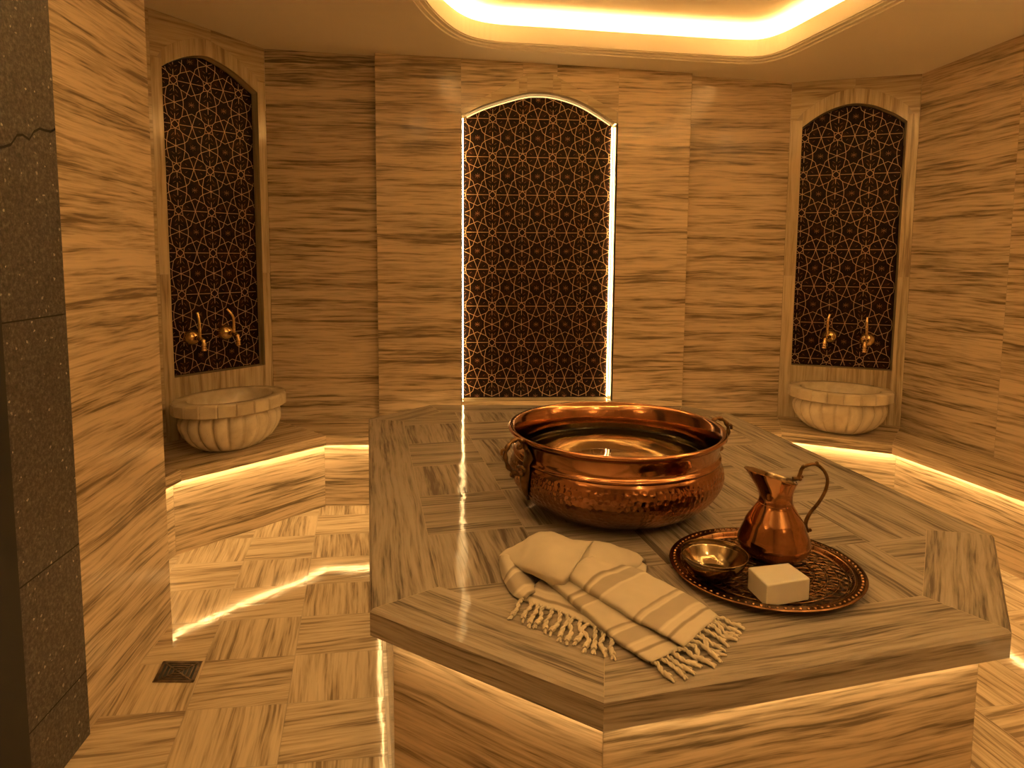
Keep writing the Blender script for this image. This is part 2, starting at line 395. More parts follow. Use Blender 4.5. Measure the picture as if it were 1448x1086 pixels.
def add_tile(mb, p0, d, poly, vert=False, out=0.0, mi=0, flip=False):
    q = poly
    if area(q) < 0: q = list(reversed(q))
    try: q = inset_poly(q, GAP)
    except ZeroDivisionError: pass
    uv = tile_uv(q, vert)
    pts = [wall_pt(p0, d, u, z, out) for u, z in q]
    if flip: pts.reverse(); uv.reverse()
    mb.poly(pts, uv, mi)
def back(mb, p0, d, poly, out=-.0025, mi=1):
    mb.poly([wall_pt(p0, d, u, z, out) for u, z in poly], None, mi)
def slabs(mb, p0, d, u0, u1, zs, ztop, us=None, flip=False):
    """courses of slabs on a plain wall, top course cut to the ceiling"""
    us = us or [u0, u1]
    for i in range(len(zs)):
        for a, b in zip(us[:-1], us[1:]):
            lo = zs[i]
            if i+1 < len(zs): add_tile(mb, p0, d, [(a, lo), (b, lo), (b, zs[i+1]), (a, zs[i+1])], flip=flip)
            else: add_tile(mb, p0, d, [(a, lo), (b, lo), (b, ztop(b)), (a, ztop(a))], flip=flip)
    back(mb, p0, d, [(u0, zs[0]), (u1, zs[0]), (u1, ztop(u1)), (u0, ztop(u0))])
topf = lambda p0, d: (lambda u: zc(*(p0+d*u))+.004)

# back wall, outer bays (either side of the raised centre bay)
bu0, bu1 = (B0+dB*.632-C1).dot(dB), (B0+dB*2.472-C1).dot(dB)
LEN = (C2-C1).length
mb = MB(); tf = topf(C1, dB)
slabs(mb, C1, dB, 0, bu0+.02, [0, .42, 1.02, 1.62, 2.12], tf); slabs(mb, C1, dB, bu1-.02, LEN, [0, .42, .98, 1.58, 2.08], tf)
struct(mb.build('wall_back', [M['wall'], M['grout']]))

# raised centre bay with the tall niche
U0, U1 = .632, 2.472
ARC_C = [(653, 163), (680, 150), (710, 140), (740, 132), (758, 130), (785, 132), (820, 143), (850, 160), (872, 175)]
def arch_pts(px, p0, d, n=4):
    uz = [onv(x, y, p0, d) for x, y in px]
    return [tuple(p) for p in catmull([(u, z, 0) for u, z in uz], n)]
arcC = [(p[0], p[1]) for p in arch_pts(ARC_C, B0, dB)]
NU0, NU1, NZ0 = arcC[0][0], arcC[-1][0], .535
mb = MB(); tf = topf(B0, dB)
zsl = [0, .42, 1.04, 1.66, 2.28]
slabs(mb, B0, dB, U0, NU0-.004, zsl, tf); slabs(mb, B0, dB, NU1+.008, U1, [0, .42, .93, 1.52, 2.13], tf)
add_tile(mb, B0, dB, [(NU0-.004, .0), (NU1+.008, 0), (NU1+.008, NZ0), (NU0-.004, NZ0)])
# spandrel above the arch: voussoir band then coursed marble
mid = (NU0+NU1)/2
def band_z(u): # outer line of the arch band: straight-sided, flat key
    t = abs(u-mid)/((NU1-NU0)/2)
    return 2.455-.205*max(0, t-.16)/.84
def arch_z(u, arc):
    for a, b in zip(arc[:-1], arc[1:]):
        if a[0] <= u <= b[0]: return a[1]+(b[1]-a[1])*(u-a[0])/max(1e-6, b[0]-a[0])
    return arc[0][1] if u < arc[0][0] else arc[-1][1]
cuts = [NU0, NU0+.17, NU0+.33, mid-.075, mid+.075, NU1-.33, NU1-.17, NU1]
for a, b in zip(cuts[:-1], cuts[1:]):
    us = [a+(b-a)*k/6 for k in range(7)]
    add_tile(mb, B0, dB, [(u, arch_z(u, arcC)) for u in us]+[(u, band_z(u)) for u in reversed(us)], mi=2)
for a, b in ((NU0-.004, mid-.10), (mid-.10, mid+.10), (mid+.10, NU1+.008)):
    us = [a+(b-a)*k/6 for k in range(7)]
    add_tile(mb, B0, dB, [(u, band_z(min(max(u, NU0), NU1))) for u in us]+[(b, tf(b)), (a, tf(a))])
us = [NU0-.004+(NU1-NU0+.012)*k/30 for k in range(31)]
for a, b in zip(us[:-1], us[1:]): back(mb, B0, dB, [(a, arch_z(a, arcC)), (b, arch_z(b, arcC)), (b, tf(b)), (a, tf(a))])
# returns of the bay to the wall behind
for u in (U0, U1):
    q = [wall_pt(B0, dB, u, z, o) for z, o in ((0, 0), (0, -.055), (tf(u), -.055), (tf(u), 0))]
    mb.poly(q if u == U0 else q[::-1], [(0, 0), (.05, 0), (.05, 2), (0, 2)], 0)
# reveal of the niche
ND = .10
def reveal(mb, p0, d, arc, z0, depth, mi=0):
    path = [(arc[0][0], z0)]+list(arc)+[(arc[-1][0], z0)]
    run = 3.0
    for a, b in zip(path[:-1], path[1:]):
        l = math.hypot(b[0]-a[0], b[1]-a[1])
        mb.poly([wall_pt(p0, d, *a, 0), wall_pt(p0, d, *b, 0), wall_pt(p0, d, *b, -depth), wall_pt(p0, d, *a, -depth)][::-1],
                [(run, .0), (run+l, .0), (run+l, depth), (run, depth)][::-1], mi); run += l
    a, b = (arc[-1][0], z0), (arc[0][0], z0)
    mb.poly([wall_pt(p0, d, *a, 0), wall_pt(p0, d, *b, 0), wall_pt(p0, d, *b, -depth), wall_pt(p0, d, *a, -depth)][::-1], [(0, 0), (1, 0), (1, depth), (0, depth)][::-1], mi)
reveal(mb, B0, dB, arcC, NZ0, ND+.004, 2)
struct(mb.build('wall_center', [M['wall'], M['grout'], M['trim']]))

# diagonal walls with the wash niches
def niche_wall(name, p0, d, length, u_lo, u_hi, px, z0, zs):
    arc = [(p[0], p[1]) for p in arch_pts(px, p0, d)]
    tf = topf(p0, d); a0, a1 = arc[0][0], arc[-1][0]
    mb = MB()
    if u_lo < 0: slabs(mb, p0, d, u_lo, 0, [0, .42, 1.1, 1.8], tf)
    zt_ = arc[0][1]+.04
    # jambs: upright veins, from the bench to the springing
    m = (a0+a1)/2
    def outer(u): 
        t = (u-m)/((a1-a0)/2); return max(arch_z(min(max(u, a0), a1), arc)+.085, zt_)
    for lo, hi in ((0, a0), (a1, length)):
        add_tile(mb, p0, d, [(lo, .42), (hi, .42), (hi, 1.3), (lo, 1.3)], vert=True)
        add_tile(mb, p0, d, [(lo, 1.3), (hi, 1.3), (hi, zt_), (lo, zt_)], vert=True)
    n = 5
    for k in range(n):
        a, b = a0+(a1-a0)*k/n, a0+(a1-a0)*(k+1)/n
        add_tile(mb, p0, d, [(a, .42), (b, .42), (b, z0), (a, z0)], vert=True)
    # band of short upright stones over the arch
    n = 9
    for k in range(n):
        a, b = a0+(a1-a0)*k/n, a0+(a1-a0)*(k+1)/n
        us = [a+(b-a)*j/3 for j in range(4)]
        add_tile(mb, p0, d, [(u, arch_z(u, arc)) for u in us]+[(u, outer(u)) for u in reversed(us)], vert=True)
    for lo, hi in ((0, m), (m, length)):
        us = [lo+(hi-lo)*j/10 for j in range(11)]
        add_tile(mb, p0, d, [(u, outer(u) if a0 < u < a1 else zt_) for u in us]+[(hi, tf(hi)), (lo, tf(lo))])
    us = sorted({0, a0, a1, length}|{a0+(a1-a0)*k/24 for k in range(25)})
    for a, b in zip(us[:-1], us[1:]):
        h = (a+b)/2
        if a0 <= h <= a1:
            back(mb, p0, d, [(a, arch_z(a, arc)), (b, arch_z(b, arc)), (b, tf(b)), (a, tf(a))]); back(mb, p0, d, [(a, 0), (b, 0), (b, z0), (a, z0)])
        else: back(mb, p0, d, [(a, 0), (b, 0), (b, tf(b)), (a, tf(a))])
    reveal(mb, p0, d, arc, z0, SD+.004)
    struct(mb.build(name, [M['trim'], M['grout']]))
    return arc
SD = .06
ARC_L = [(228.3, 94), (241, 87), (259, 81), (277, 78.5), (294, 80), (308, 87), (321.5, 95), (338, 107.5), (352, 120.5), (364, 131)]
ARC_R = [(1134.7, 180), (1151.7, 167.5), (1168, 158), (1185, 151), (1200, 147), (1217, 146), (1237, 149), (1252, 154.6), (1267, 161), (1283, 171)]
arcL = niche_wall('wall_back_left', C0, dL, (C1-C0).length, -.42, 0, ARC_L, .757, None)
arcR = niche_wall('wall_back_right', C2, dR, (C3-C2).length, 0, 0, ARC_R, .747, None)

# right wall
mb = MB(); RL = 4.35; tf = topf(C3, RD)
slabs(mb, C3, RD, 0, RL, [0, .42, 1.35, 2.1], tf, us=[0, .6, 1.5, 2.4, 3.3, RL])
struct(mb.build('wall_right', [M['wall'], M['grout']]))
# near left wall, its end face and the wall of the recess behind it (plane runs away from the camera)
LW = .574
w_near = WL0+WLD*LW
mb = MB(); d_ = -WLD; tf = topf(w_near, d_)
slabs(mb, w_near, d_, 0, LW, [0, .745, 1.42, 2.1], tf, us=[0, LW])
endd = V2(-1, 0.02).normalized()
e0 = WL0+endd*.75
slabs(mb, WL0, endd, 0, .75, [0, .745, 1.42, 2.1], topf(WL0, endd))
struct(mb.build('wall_left', [M['wall'], M['grout']]))
mb = MB(); dd = (CX-e0).normalized()
slabs(mb, e0, dd, 0, (CX-e0).length, [0, .42, 1.1, 1.8], topf(e0, dd))
struct(mb.build('wall_left_recess', [M['wall'], M['grout']]))

# granite pier and dark door frame at the left edge of the view
g0 = WL0+WLD*.832
nrm = V2(d_.y, -d_.x)
mb = MB(); gl = .832-LW
def seam(u, z): return z+(u-gl/2)*.0
top = topf(g0, d_)
zz = [0]
edges = [(0, .0, 0.), ]
def gz(px): return onv(*px, WL0, WLD)
levels = [onv(97, 775, WL0, WLD)[1], onv(73, 446, WL0, WLD)[1]]
low = onv(110, 955, WL0, WLD)[1]
zs_ = [0, low, levels[0], levels[1]]
# the upper joint is cracked: it climbs across the pier in a jagged line
cr = [(0.0, onv(0, 213, WL0, WLD)[1]), (.03, 0), (.05, 0), (.075, 0), (.10, 0), (.12, 0), (.145, 0), (.165, 0), (.19, 0), (.21, 0), (.235, 0), (gl, onv(52, 176, WL0, WLD)[1])]
zA, zB = cr[0][1], cr[-1][1]
cr = [(u, zA+(zB-zA)*u/gl+random.uniform(-.012, .012)*(0 < i < len(cr)-1)) for i, (u, _) in enumerate(cr)]
G = .002
def gp(u, z, o=.012): return wall_pt(g0, d_, u, z, o)
for a, b in zip(zs_[:-1], zs_[1:]):
    mb.poly([gp(0, a+G), gp(gl-.002, a+G), gp(gl-.002, b-G), gp(0, b-G)])
mb.poly([gp(0, zs_[-1]+G)]+[gp(gl-.002, zs_[-1]+G)]+[gp(min(u, gl-.002), z-.003) for u, z in reversed(cr)])
mb.poly([gp(min(u, gl-.002), z+.0035) for u, z in cr]+[gp(gl-.002, top(gl)), gp(0, top(0))])
mb.poly([gp(0, 0, .004), gp(gl-.002, 0, .004), gp(gl-.002, top(gl), .004), gp(0, top(0), .004)], mi=1)
mb.poly([gp(gl-.002, 0, .012), gp(gl-.002, 0, -.02), gp(gl-.002, top(gl), -.02), gp(gl-.002, top(gl), .012)])
struct(mb.build('trim_1', [M['granite'], M['crack']]))
mb = MB()
f0 = g0
a, b, c, d4 = f0+nrm*.014, f0+nrm*-.25, f0+nrm*-.25+WLD*.12, f0+nrm*.014+WLD*.12
mb.prism([tuple(a), tuple(b), tuple(c), tuple(d4)], 0, 2.55)
struct(mb.build('trim_2', M['dark']))
# rest of the room, behind the camera
mb = MB(); q0 = f0+WLD*.12
q1 = V2(-.95, -1.2); q2 = C3+RD*RL
dd = (q0-q1).normalized(); slabs(mb, q1, dd, 0, (q0-q1).length, [0, .745, 1.42, 2.1], topf(q1, dd))
struct(mb.build('wall_left_entrance', [M['wall'], M['grout']]))
mb = MB(); q2 = V2(q2.x, q2.y); dd = (q1-q2).normalized()
slabs(mb, q2, dd, 0, (q1-q2).length, [0, .6, 1.2, 1.8], topf(q2, dd), us=[0, .9, 1.8, 2.7, (q1-q2).length])
struct(mb.build('wall_front', [M['wall'], M['grout']]))

# floor: basket-weave marble tiles
mb = MB(); ex, ey, o = V2(.30, -.034), V2(0, .252), V2(-.247, 3.022)
for i in range(-5, 13):
    for j in range(-18, 4):
        p = o+ex*i+ey*j
        q = [tuple(p), tuple(p+ex), tuple(p+ex+ey), tuple(p+ey)]
        q = inset_poly(q, .0009); oo = (random.uniform(0, 40), random.uniform(0, 40))
        v = (i+j) % 2 == 0
        mb.poly([(x, y, 0) for x, y in q], [((y if v else x)+oo[0], (x if v else y)+oo[1]) for x, y in q])
mb.poly([(-1.9, -1.6, -.003), (3.6, -1.6, -.003), (3.6, 4.3, -.003), (-1.9, 4.3, -.003)], mi=1)
struct(mb.build('floor', [M['floor'], M['grout']]))

# ceiling with light cove
def ceil(px):
    r = ray(*px); t = 1.0
    for _ in range(40):
        P = EYEP+r*t; t += (zc(P.x, P.y)-P.z)/r.z
    return V2(P.x, P.y)
cv = [ceil(p) for p in [(600, 3), (620, 27), (645, 48), (668, 59), (700, 64.5), (760, 68), (900, 77), (1050, 86), (1080, 84.5), (1106, 77.5), (1140, 61), (1240, 12)]]
cv = [cv[0]+V2(-.17, -.62), cv[0]+V2(-.12, -.36)]+cv
xr = cv[-1].x
cvs = [V2(*p[:2]) for p in catmull([(p.x, p.y, 0) for p in cv], 4)]
# close the recess towards the camera
loop = cvs+[V2(xr, .35), V2(xr-.12, .15), V2(xr-.3, .08), V2(.4, .08), V2(.18, .15), V2(.08, .32)]
def resample(loop, step):
    out = []; n = len(loop)
    for i in range(n):
        a, b = loop[i], loop[(i+1) % n]; m = max(1, round((b-a).length/step))
        out.extend(a.lerp(b, k/m) for k in range(m))
    return out
loop = resample(loop, .03)
for _ in range(8): loop = [loop[i-1]*.25+loop[i]*.5+loop[(i+1) % len(loop)]*.25 for i in range(len(loop))]
def offset(loop, d):
    n = len(loop); out = []
    for i in range(n):
        t = (loop[(i+1) % n]-loop[i-1]).normalized(); out.append(loop[i]+V2(-t.y, t.x)*d)
    return out
# orientation: outward must be +
ctr = sum(loop, V2(0, 0))/len(loop)
sgn = 1 if (offset(loop, .01)[5]-ctr).length > (loop[5]-ctr).length else -1
def ringz(d, dz): return [(p.x, p.y, zc(p.x, p.y)+dz) for p in offset(loop, sgn*d)]
mb = MB()
big = 3.2
far = []
for p in offset(loop, sgn*.03):
    e = (p-ctr).normalized(); q = ctr+e*4.2; far.append((q.x, q.y, zc(q.x, q.y)))
mb.grid([far, ringz(.05, 0), ringz(.05, .008), ringz(.03, .008), ringz(.03, .016), ringz(.008, .016), ringz(.008, .022), ringz(0, .022), ringz(-.004, .11), ringz(.012, .115), ringz(.012, .06), ringz(.19, .06), ringz(.19, .175)], closed=True, smooth=False)
top_ = ringz(.19, .175); mb.poly(list(reversed(top_)))
struct(mb.build('ceiling', M['plaster']))
def ribbon_loop(mb, pts, r, closed=True): mb.tube(pts, r, n=6, closed=closed, caps=not closed)
mb = MB(); ribbon_loop(mb, ringz(.056, .088), .010)
o = mb.build('cove_light', M['led_cove']); tag(o, 'warm light strip hidden inside the rounded ceiling cove', 'light strip')

# ------------------------------------------------------------------ bench along the walls
ZB, TB = .42, .055
s0 = at(234, 678, ZB); sA = at(256, 664, ZB); sB = at(461, 616, ZB); sD = at(1262, 628, ZB); sE = at(1448, 692, ZB)
sA, sB, sD, sE = (V2(p.x, p.y) for p in (sA, sB, sD, sE))
# front line behind the platform: parallel to the back wall, then the right diagonal
dl45 = (at(1127, 613, ZB)-at(1262, 628, ZB)).xy.normalized()
n_ = V2(-dB.y, dB.x)
t = (sB-sD).dot(n_)/dl45.dot(n_); sC = sD+dl45*t
s00 = sA+(V2(s0.x, s0.y)-sA)*6.0
# keep the recess end short of the wall behind
sEnd = sD+(sE-sD).normalized()*3.6
front = [s00, sA, sB, sC, sD, sEnd]
n1 = V2(dL.y, -dL.x)
def off_open(line, d):
    out = []
    for i, p in enumerate(line):
        e = []
        if i: e.append((p-line[i-1]).normalized())
        if i+1 < len(line): e.append((line[i+1]-p).normalized())
        ns = [V2(-q.y, q.x) for q in e]; k = sum(ns, V2(0, 0)); k = k/k.length_squared*len(ns) if len(ns) == 1 else k*(2/k.length_squared)
        out.append(p+k*d)
    return out
wallline = [e0+V2(.004, .0), CX, C1, C2, C3, C3+RD*4.3]
inn = V2(0, 0)
bench = empty('marble_bench', (0.8, 3.7, 0), 'continuous low marble bench with glowing underside running round the walls behind the platform', 'bench')
OV = .055
base_front = off_open(front, OV)
# pull ends to the walls
mb = MB()
wl = [V2(-1.46, 2.62), V2(-1.30, 3.375), C1, C2, C3, C3+RD*3.6]
wl[1] = CX+V2(.01, 0)
top_tiles = [(0, 1), (1, 2), (2, 3), (3, 4), (4, 5)]
fr = front[:]; fr[0] = V2(-1.02, 2.62)
for a, b in top_tiles:
    q = [fr[a], fr[b], wl[b], wl[a]]
    e = (fr[b]-fr[a]).normalized(); nn = V2(-e.y, e.x); oo = (random.uniform(0, 40), random.uniform(0, 40))
    ins = inset_poly([tuple(p) for p in q], GAP)
    mb.poly([(x, y, ZB) for x, y in ins], [((V2(x, y)).dot(e)+oo[0], V2(x, y).dot(nn)+oo[1]) for x, y in ins])
    l = (fr[b]-fr[a]).length; o2 = random.uniform(0, 30)
    mb.poly([(fr[a].x, fr[a].y, ZB-TB), (fr[b].x, fr[b].y, ZB-TB), (fr[b].x, fr[b].y, ZB-.0005), (fr[a].x, fr[a].y, ZB-.0005)], [(o2, 0), (o2+l, 0), (o2+l, TB), (o2, TB)])
    mb.poly([(p.x, p.y, ZB-TB) for p in reversed(q)], mi=1)
    mb.poly([(p.x, p.y, ZB-.0015) for p in q], mi=1)
mb.build('seat_slab', [M['wall'], M['grout']], bench)
mb = MB()
bf = off_open(fr, OV); bf[0] = V2(bf[0].x, 2.62)
for a, b in top_tiles:
    l = (bf[b]-bf[a]).length; o2 = random.uniform(0, 30); o3 = random.uniform(0, 30); g = (bf[b]-bf[a]).normalized()*.0006
    A, B = bf[a]+g, bf[b]-g
    mb.poly([(A.x, A.y, 0), (B.x, B.y, 0), (B.x, B.y, ZB-TB), (A.x, A.y, ZB-TB)], [(o2, o3), (o2+l, o3), (o2+l, o3+.4), (o2, o3+.4)])
    n2 = V2(-g.y, g.x).normalized()*.003
    mb.poly([(p.x, p.y, z) for p, z in ((bf[a]+n2, 0), (bf[b]+n2, 0), (bf[b]+n2, ZB-TB), (bf[a]+n2, ZB-TB))], mi=1)
mb.build('front_panel', [M['wall'], M['grout']], bench)
mb = MB()
lf = off_open(fr, OV*.62)
for a, b in top_tiles:
    mid_ = (lf[a]+lf[b])/2; l = (lf[b]-lf[a]).length; e = lf[b]-lf[a]
    mb.box((mid_.x, mid_.y, ZB-TB-.004), (l-.01, .012, .006), math.atan2(e.y, e.x))
mb.build('light_strip', M['led_bench'], bench)

# ------------------------------------------------------------------ octagonal platform
ZT, TT = .60, .062
octp = [at(x, y, ZT).xy for x, y in ((523, 862), (854, 990), (1431, 892), (1406, 757), (1031, 584))]+[V2(1.692, 3.16), V2(.351, 3.45)]+[at(521, 592, ZT).xy]
octp = [V2(*p) for p in octp]
plat = empty('marble_platform', (.93, 2.2, 0), 'large octagonal marble platform in the middle of the room with light under its edge', 'platform')
P = [tuple(p) for p in octp]
mb = MB()
BW = .165
inn = inset_poly(P, BW)
ch = .006
rim = inset_poly(P, ch)
n = len(P)
for i in range(n):
    j = (i+1) % n
    a, b = V2(*P[i]), V2(*P[j]); e = (b-a).normalized(); nn = V2(-e.y, e.x); oo = (random.uniform(0, 40), random.uniform(0, 40)); oz = random.uniform(0, 30)
    f = lambda p: (V2(p[0], p[1]).dot(e)+oo[0], V2(p[0], p[1]).dot(nn)+oo[1])
    q = [rim[i], rim[j], inn[j], inn[i]]; q = inset_poly(q, .0006)
    mb.poly([(x, y, ZT) for x, y in q], [f(p) for p in q])
    # polished arris and edge
    mb.poly([(*P[i], ZT-ch), (*P[j], ZT-ch), (*rim[j], ZT), (*rim[i], ZT)], [f(P[i]), f(P[j]), f(rim[j]), f(rim[i])])
    l = (b-a).length
    mb.poly([(*P[i], ZT-TT), (*P[j], ZT-TT), (*P[j], ZT-ch), (*P[i], ZT-ch)], [(oo[0], oz), (oo[0]+l, oz), (oo[0]+l, oz+TT), (oo[0], oz+TT)])
mb.poly([(*p, ZT-.0015) for p in rim], mi=1)
mb.poly([(*p, ZT-TT) for p in reversed(P)], mi=1)
TS = .31
for i in range(0, 7):
    for j in range(0, 8):
        x, y = .15+TS*i, 1.18+TS*j
        q = clip([(x, y), (x+TS, y), (x+TS, y+TS), (x, y+TS)], inn)
        if len(q) < 3 or abs(area(q)) < .002: continue
        q = inset_poly(q, .0006); v = (i+j) % 2; oo = (random.uniform(0, 40), random.uniform(0, 40))
        mb.poly([(a, b, ZT) for a, b in q], [((b if v else a)+oo[0], (a if v else b)+oo[1]) for a, b in q])
mb.build('top_slab', [M['slab'], M['grout']], plat)
basep = inset_poly(P, .052)
mb = MB()
for i in range(n):
    a, b = V2(*basep[i]), V2(*basep[(i+1) % n]); l = (b-a).length; g = (b-a).normalized(); oz = (random.uniform(0, 30), random.uniform(0, 30))
    A, B = a+g*.0006, b-g*.0006
    mb.poly([(A.x, A.y, 0), (B.x, B.y, 0), (B.x, B.y, ZT-TT), (A.x, A.y, ZT-TT)], [oz, (oz[0]+l, oz[1]), (oz[0]+l, oz[1]+.54), (oz[0], oz[1]+.54)])
    n2 = V2(-g.y, g.x)*.003
    mb.poly([(p.x, p.y, z) for p, z in ((a+n2, 0), (b+n2, 0), (b+n2, ZT-TT), (a+n2, ZT-TT))], mi=1)
mb.build('base', [M['wall'], M['grout']], plat)
mb = MB()
lp = inset_poly(P, .036)
for i in range(n):
    a, b = V2(*lp[i]), V2(*lp[(i+1) % n]); e = b-a; m_ = (a+b)/2
    mb.box((m_.x, m_.y, ZT-TT-.004), (e.length-.01, .010, .005), math.atan2(e.y, e.x))
mb.build('light_strip', M['led_table'], plat)

# ------------------------------------------------------------------ patterned niche panels
TA, TBB = .180, .2235
def tile_segments():
    k = .62
    A, B, Cc = (0, .115), (.125, .15), (.105, 0)
    P1, P2, PX, V1, HB, X0 = (.205, .235), (.385, .31), (.5, .365), (.258, .51), (0, .621), (.5, 0)
    q = [(A, (.07, .062)), ((.07, .062), Cc), (A, B), (Cc, B), (B, P1), (P1, P2), (P2, PX), (X0, (.44, .185)), ((.44, .185), P2), (P2, (.35, .43)), ((.35, .43), V1), (P1, V1), (V1, HB), (V1, (.264, .621)),
         ((.135, 0), (.5, 0)), ((0, .135), (0, .30)), ((0, .44), (0, .621))]
    r = [((.5, .621), (.5, .54)), ((.5, .621), (.57, .57)), ((.5, .621), (.43, .57)), ((.5, .621), (.58, .621)), ((.05, .25), (.11, .33)), ((.30, .09), (.25, .13)), ((.05, .40), (.12, .44))]
    return q, r
def pattern(mb, p0, d, arc, z0, depth, u_c, z_c, width=.0027):
    gold, rust = tile_segments(); seen = set()
    a0, a1 = arc[0][0], arc[-1][0]
    outl = [(a0, z0), (a1, z0)]+list(reversed(arc))
    def inside(u, z): return a0+.003 < u < a1-.003 and z0+.003 < z < arch_z(u, arc)-.003
    def seg(u0, z0_, u1, z1_, w, mi, h):
        # cut into pieces so that it stops at the outline
        m = 3; run = None
        for s in range(m):
            t0, t1 = s/m, (s+1)/m
            p, q = (u0+(u1-u0)*t0, z0_+(z1_-z0_)*t0), (u0+(u1-u0)*t1, z0_+(z1_-z0_)*t1)
            if inside(*p) and inside(*q):
                run = (run[0], q) if run else (p, q)
        if not run: return
        (ua, za), (ub, zb) = run; l = math.hypot(ub-ua, zb-za)
        if l < 1e-5: return
        nx, nz = -(zb-za)/l*w/2, (ub-ua)/l*w/2
        ex_, ez_ = (ub-ua)/l*w*.3, (zb-za)/l*w*.3
        ua -= ex_; za -= ez_; ub += ex_; zb += ez_
        c = [(ua-nx, za-nz), (ub-nx, zb-nz), (ub+nx, zb+nz), (ua+nx, za+nz)]
        mb.poly([wall_pt(p0, d, *p, -depth+h) for p in c], mi=mi)
    for i in range(-8, 9):
        for j in range(-12, 13):
            cu, cz = u_c+i*TA, z_c+j*TBB
            if not (a0-TA < cu < a1+TA and z0-TBB < cz < 2.6): continue
            for lst, w, mi, h in ((gold, width, 0, .0016), (rust, width*.8, 1, .0012)):
                for (p, q) in lst:
                    for sx in (1, -1):
                        for sy in (1, -1):
                            c = [cu+sx*p[0]*TA, cz-sy*p[1]*TA, cu+sx*q[0]*TA, cz-sy*q[1]*TA]
                            key = tuple(round(v, 4) for v in sorted([tuple(c[:2]), tuple(c[2:])])[0]+sorted([tuple(c[:2]), tuple(c[2:])])[1])+(mi,)
                            if key in seen: continue
                            seen.add(key); seg(*c, w, mi, h)
def niche_panel(name, p0, d, arc, z0, depth, uc, z_c, label):
    mid_ = (arc[0][0]+arc[-1][0])/2; loc = wall_pt(p0, d, mid_, z0, -depth)
    e = empty(name, loc, label, 'decorative panel')
    mb = MB(); a = [(u-(.0015 if u > mid_ else -.0015), z-.0015) for u, z in arc]
    outl = [(a[0][0], z0+.001), (a[-1][0], z0+.001)]+list(reversed(a))
    bot = None
    f = [wall_pt(p0, d, u, z, -depth) for u, z in outl]; bk = [wall_pt(p0, d, u, z, -depth-.003) for u, z in outl]
    mb.poly(f, outl); mb.poly(bk[::-1], outl[::-1])
    for i in range(len(f)):
        j = (i+1) % len(f); mb.poly([f[j], f[i], bk[i], bk[j]], [outl[j], outl[i], outl[i], outl[j]])
    mb.build('panel_board', M['panel'], e)
    mb = MB(); pattern(mb, p0, d, arc, z0, depth, uc, z_c); mb.build('star_inlay', [M['gilt'], M['rust']], e)
    return e
def pc(px, p0, d, depth):
    n_ = V2(d.y, -d.x); return onv(px[0], px[1], p0-n_*depth, d)
ucz = pc((739.5, 168.5), B0, dB, ND)
niche_panel('star_panel', B0, dB, arcC, NZ0, ND, *ucz, 'tall dark panel of gilt star pattern framed by glowing strips behind the platform')
niche_panel('star_panel', C0, dL, arcL, .757, SD, *pc((297, 242), C0, dL, SD), 'dark gilt star panel in the left niche, above the left basin')
niche_panel('star_panel', C2, dR, arcR, .747, SD, *pc((1224, 353), C2, dR, SD), 'dark gilt star panel in the right niche, above the right basin')
# light strips of the centre niche, one up each side
for u, dep, lab in ((arcC[0][0]+.005, -.052, 'upright light strip along the left side of the tall centre niche'), (arcC[-1][0]-.008, -ND+.012, 'upright light strip along the right side of the tall centre niche')):
    mb = MB(); zt_ = arch_z(u, arcC)-.006
    c = wall_pt(B0, dB, u, (NZ0+.006+zt_)/2, dep)
    mb.box(c, (.0055, .006, zt_-NZ0-.012), math.atan2(dB.y, dB.x))
    o = mb.build('niche_light', M['led_niche']); tag(o, lab, 'light strip', 'centre niche light strips')
mb = MB(); mb.tube([wall_pt(B0, dB, u, z-.006, -ND+.008) for u, z in arcC[1:-1]], .0035, 6)  # dim strip added along the arch to make its soffit brighter
o = mb.build('added_arch_light', M['led_added_arch']); tag(o, 'faint light strip added along the arch to brighten the soffit of the centre niche', 'light strip')

# ------------------------------------------------------------------ wash basins
def basin(loc, rz, rx, ry, h, label):
    e = empty('marble_basin', loc, label, 'basin', 'marble wash basins', rz); e['_local'] = 1
    NL = 20
    def flute(r, z, t):
        k = abs(math.cos(NL*t/2))           # lobes
        amt = .10*min(1, max(0, (z-.0)/.03))*min(1, max(0, (h*.74-z)/.03+.35))
        return r*(1-amt*(1-k**.42)), z
    prof = [(.0, 0), (.10, 0), (.125, .004), (.16, .02), (.195, .048), (.222, .085), (.236, .12), (.238, .145), (.232, .165), (.222, .178), (.216, .184)]
    sc_ = h/.25; prof = [(r*rx/.26, z*sc_) for r, z in prof]
    mb = MB(); mb.lathe(prof, n=240, mod=flute, sy=ry/rx)
    mb.build('bowl_body', M['basin'], e)
    # rim: faceted band, flat top, hollow inside
    n = 520; NF = 20
    def facet(r):
        def f(t):
            w = 2*PI/NF; q = (t % w)-w/2
            g_ = max(0, 1-abs(abs(q)-w/2)/(w*.06))
            return r*math.cos(w/2)/math.cos(q)*1.01*(1-.03*g_)
        return f
    mb = MB(); fz = [(.216, .184), (.250, .189), (.262, .195), (.262, .243), (.256, .25), (.205, .25), (.196, .246), (.185, .215), (.15, .13), (.10, .07), (.05, .05), (0.0, .048)]
    rows = []
    for r, z in fz:
        r *= rx/.26; z *= sc_; f = facet(r) if r > .24*rx/.26 else (lambda t, r=r: r)
        rows.append([(f(2*PI*k/n)*math.cos(2*PI*k/n), f(2*PI*k/n)*math.sin(2*PI*k/n)*ry/rx, z) for k in range(n)])
    mb.grid(rows, closed=True, smooth=False)
    for k, sm in enumerate(mb.sm): mb.sm[k] = (k//n) not in (2, 3)
    mb.build('rim', M['basin'], e)
    return e
bl = at(333, 622, .42); br = at(1188, 603, .42)
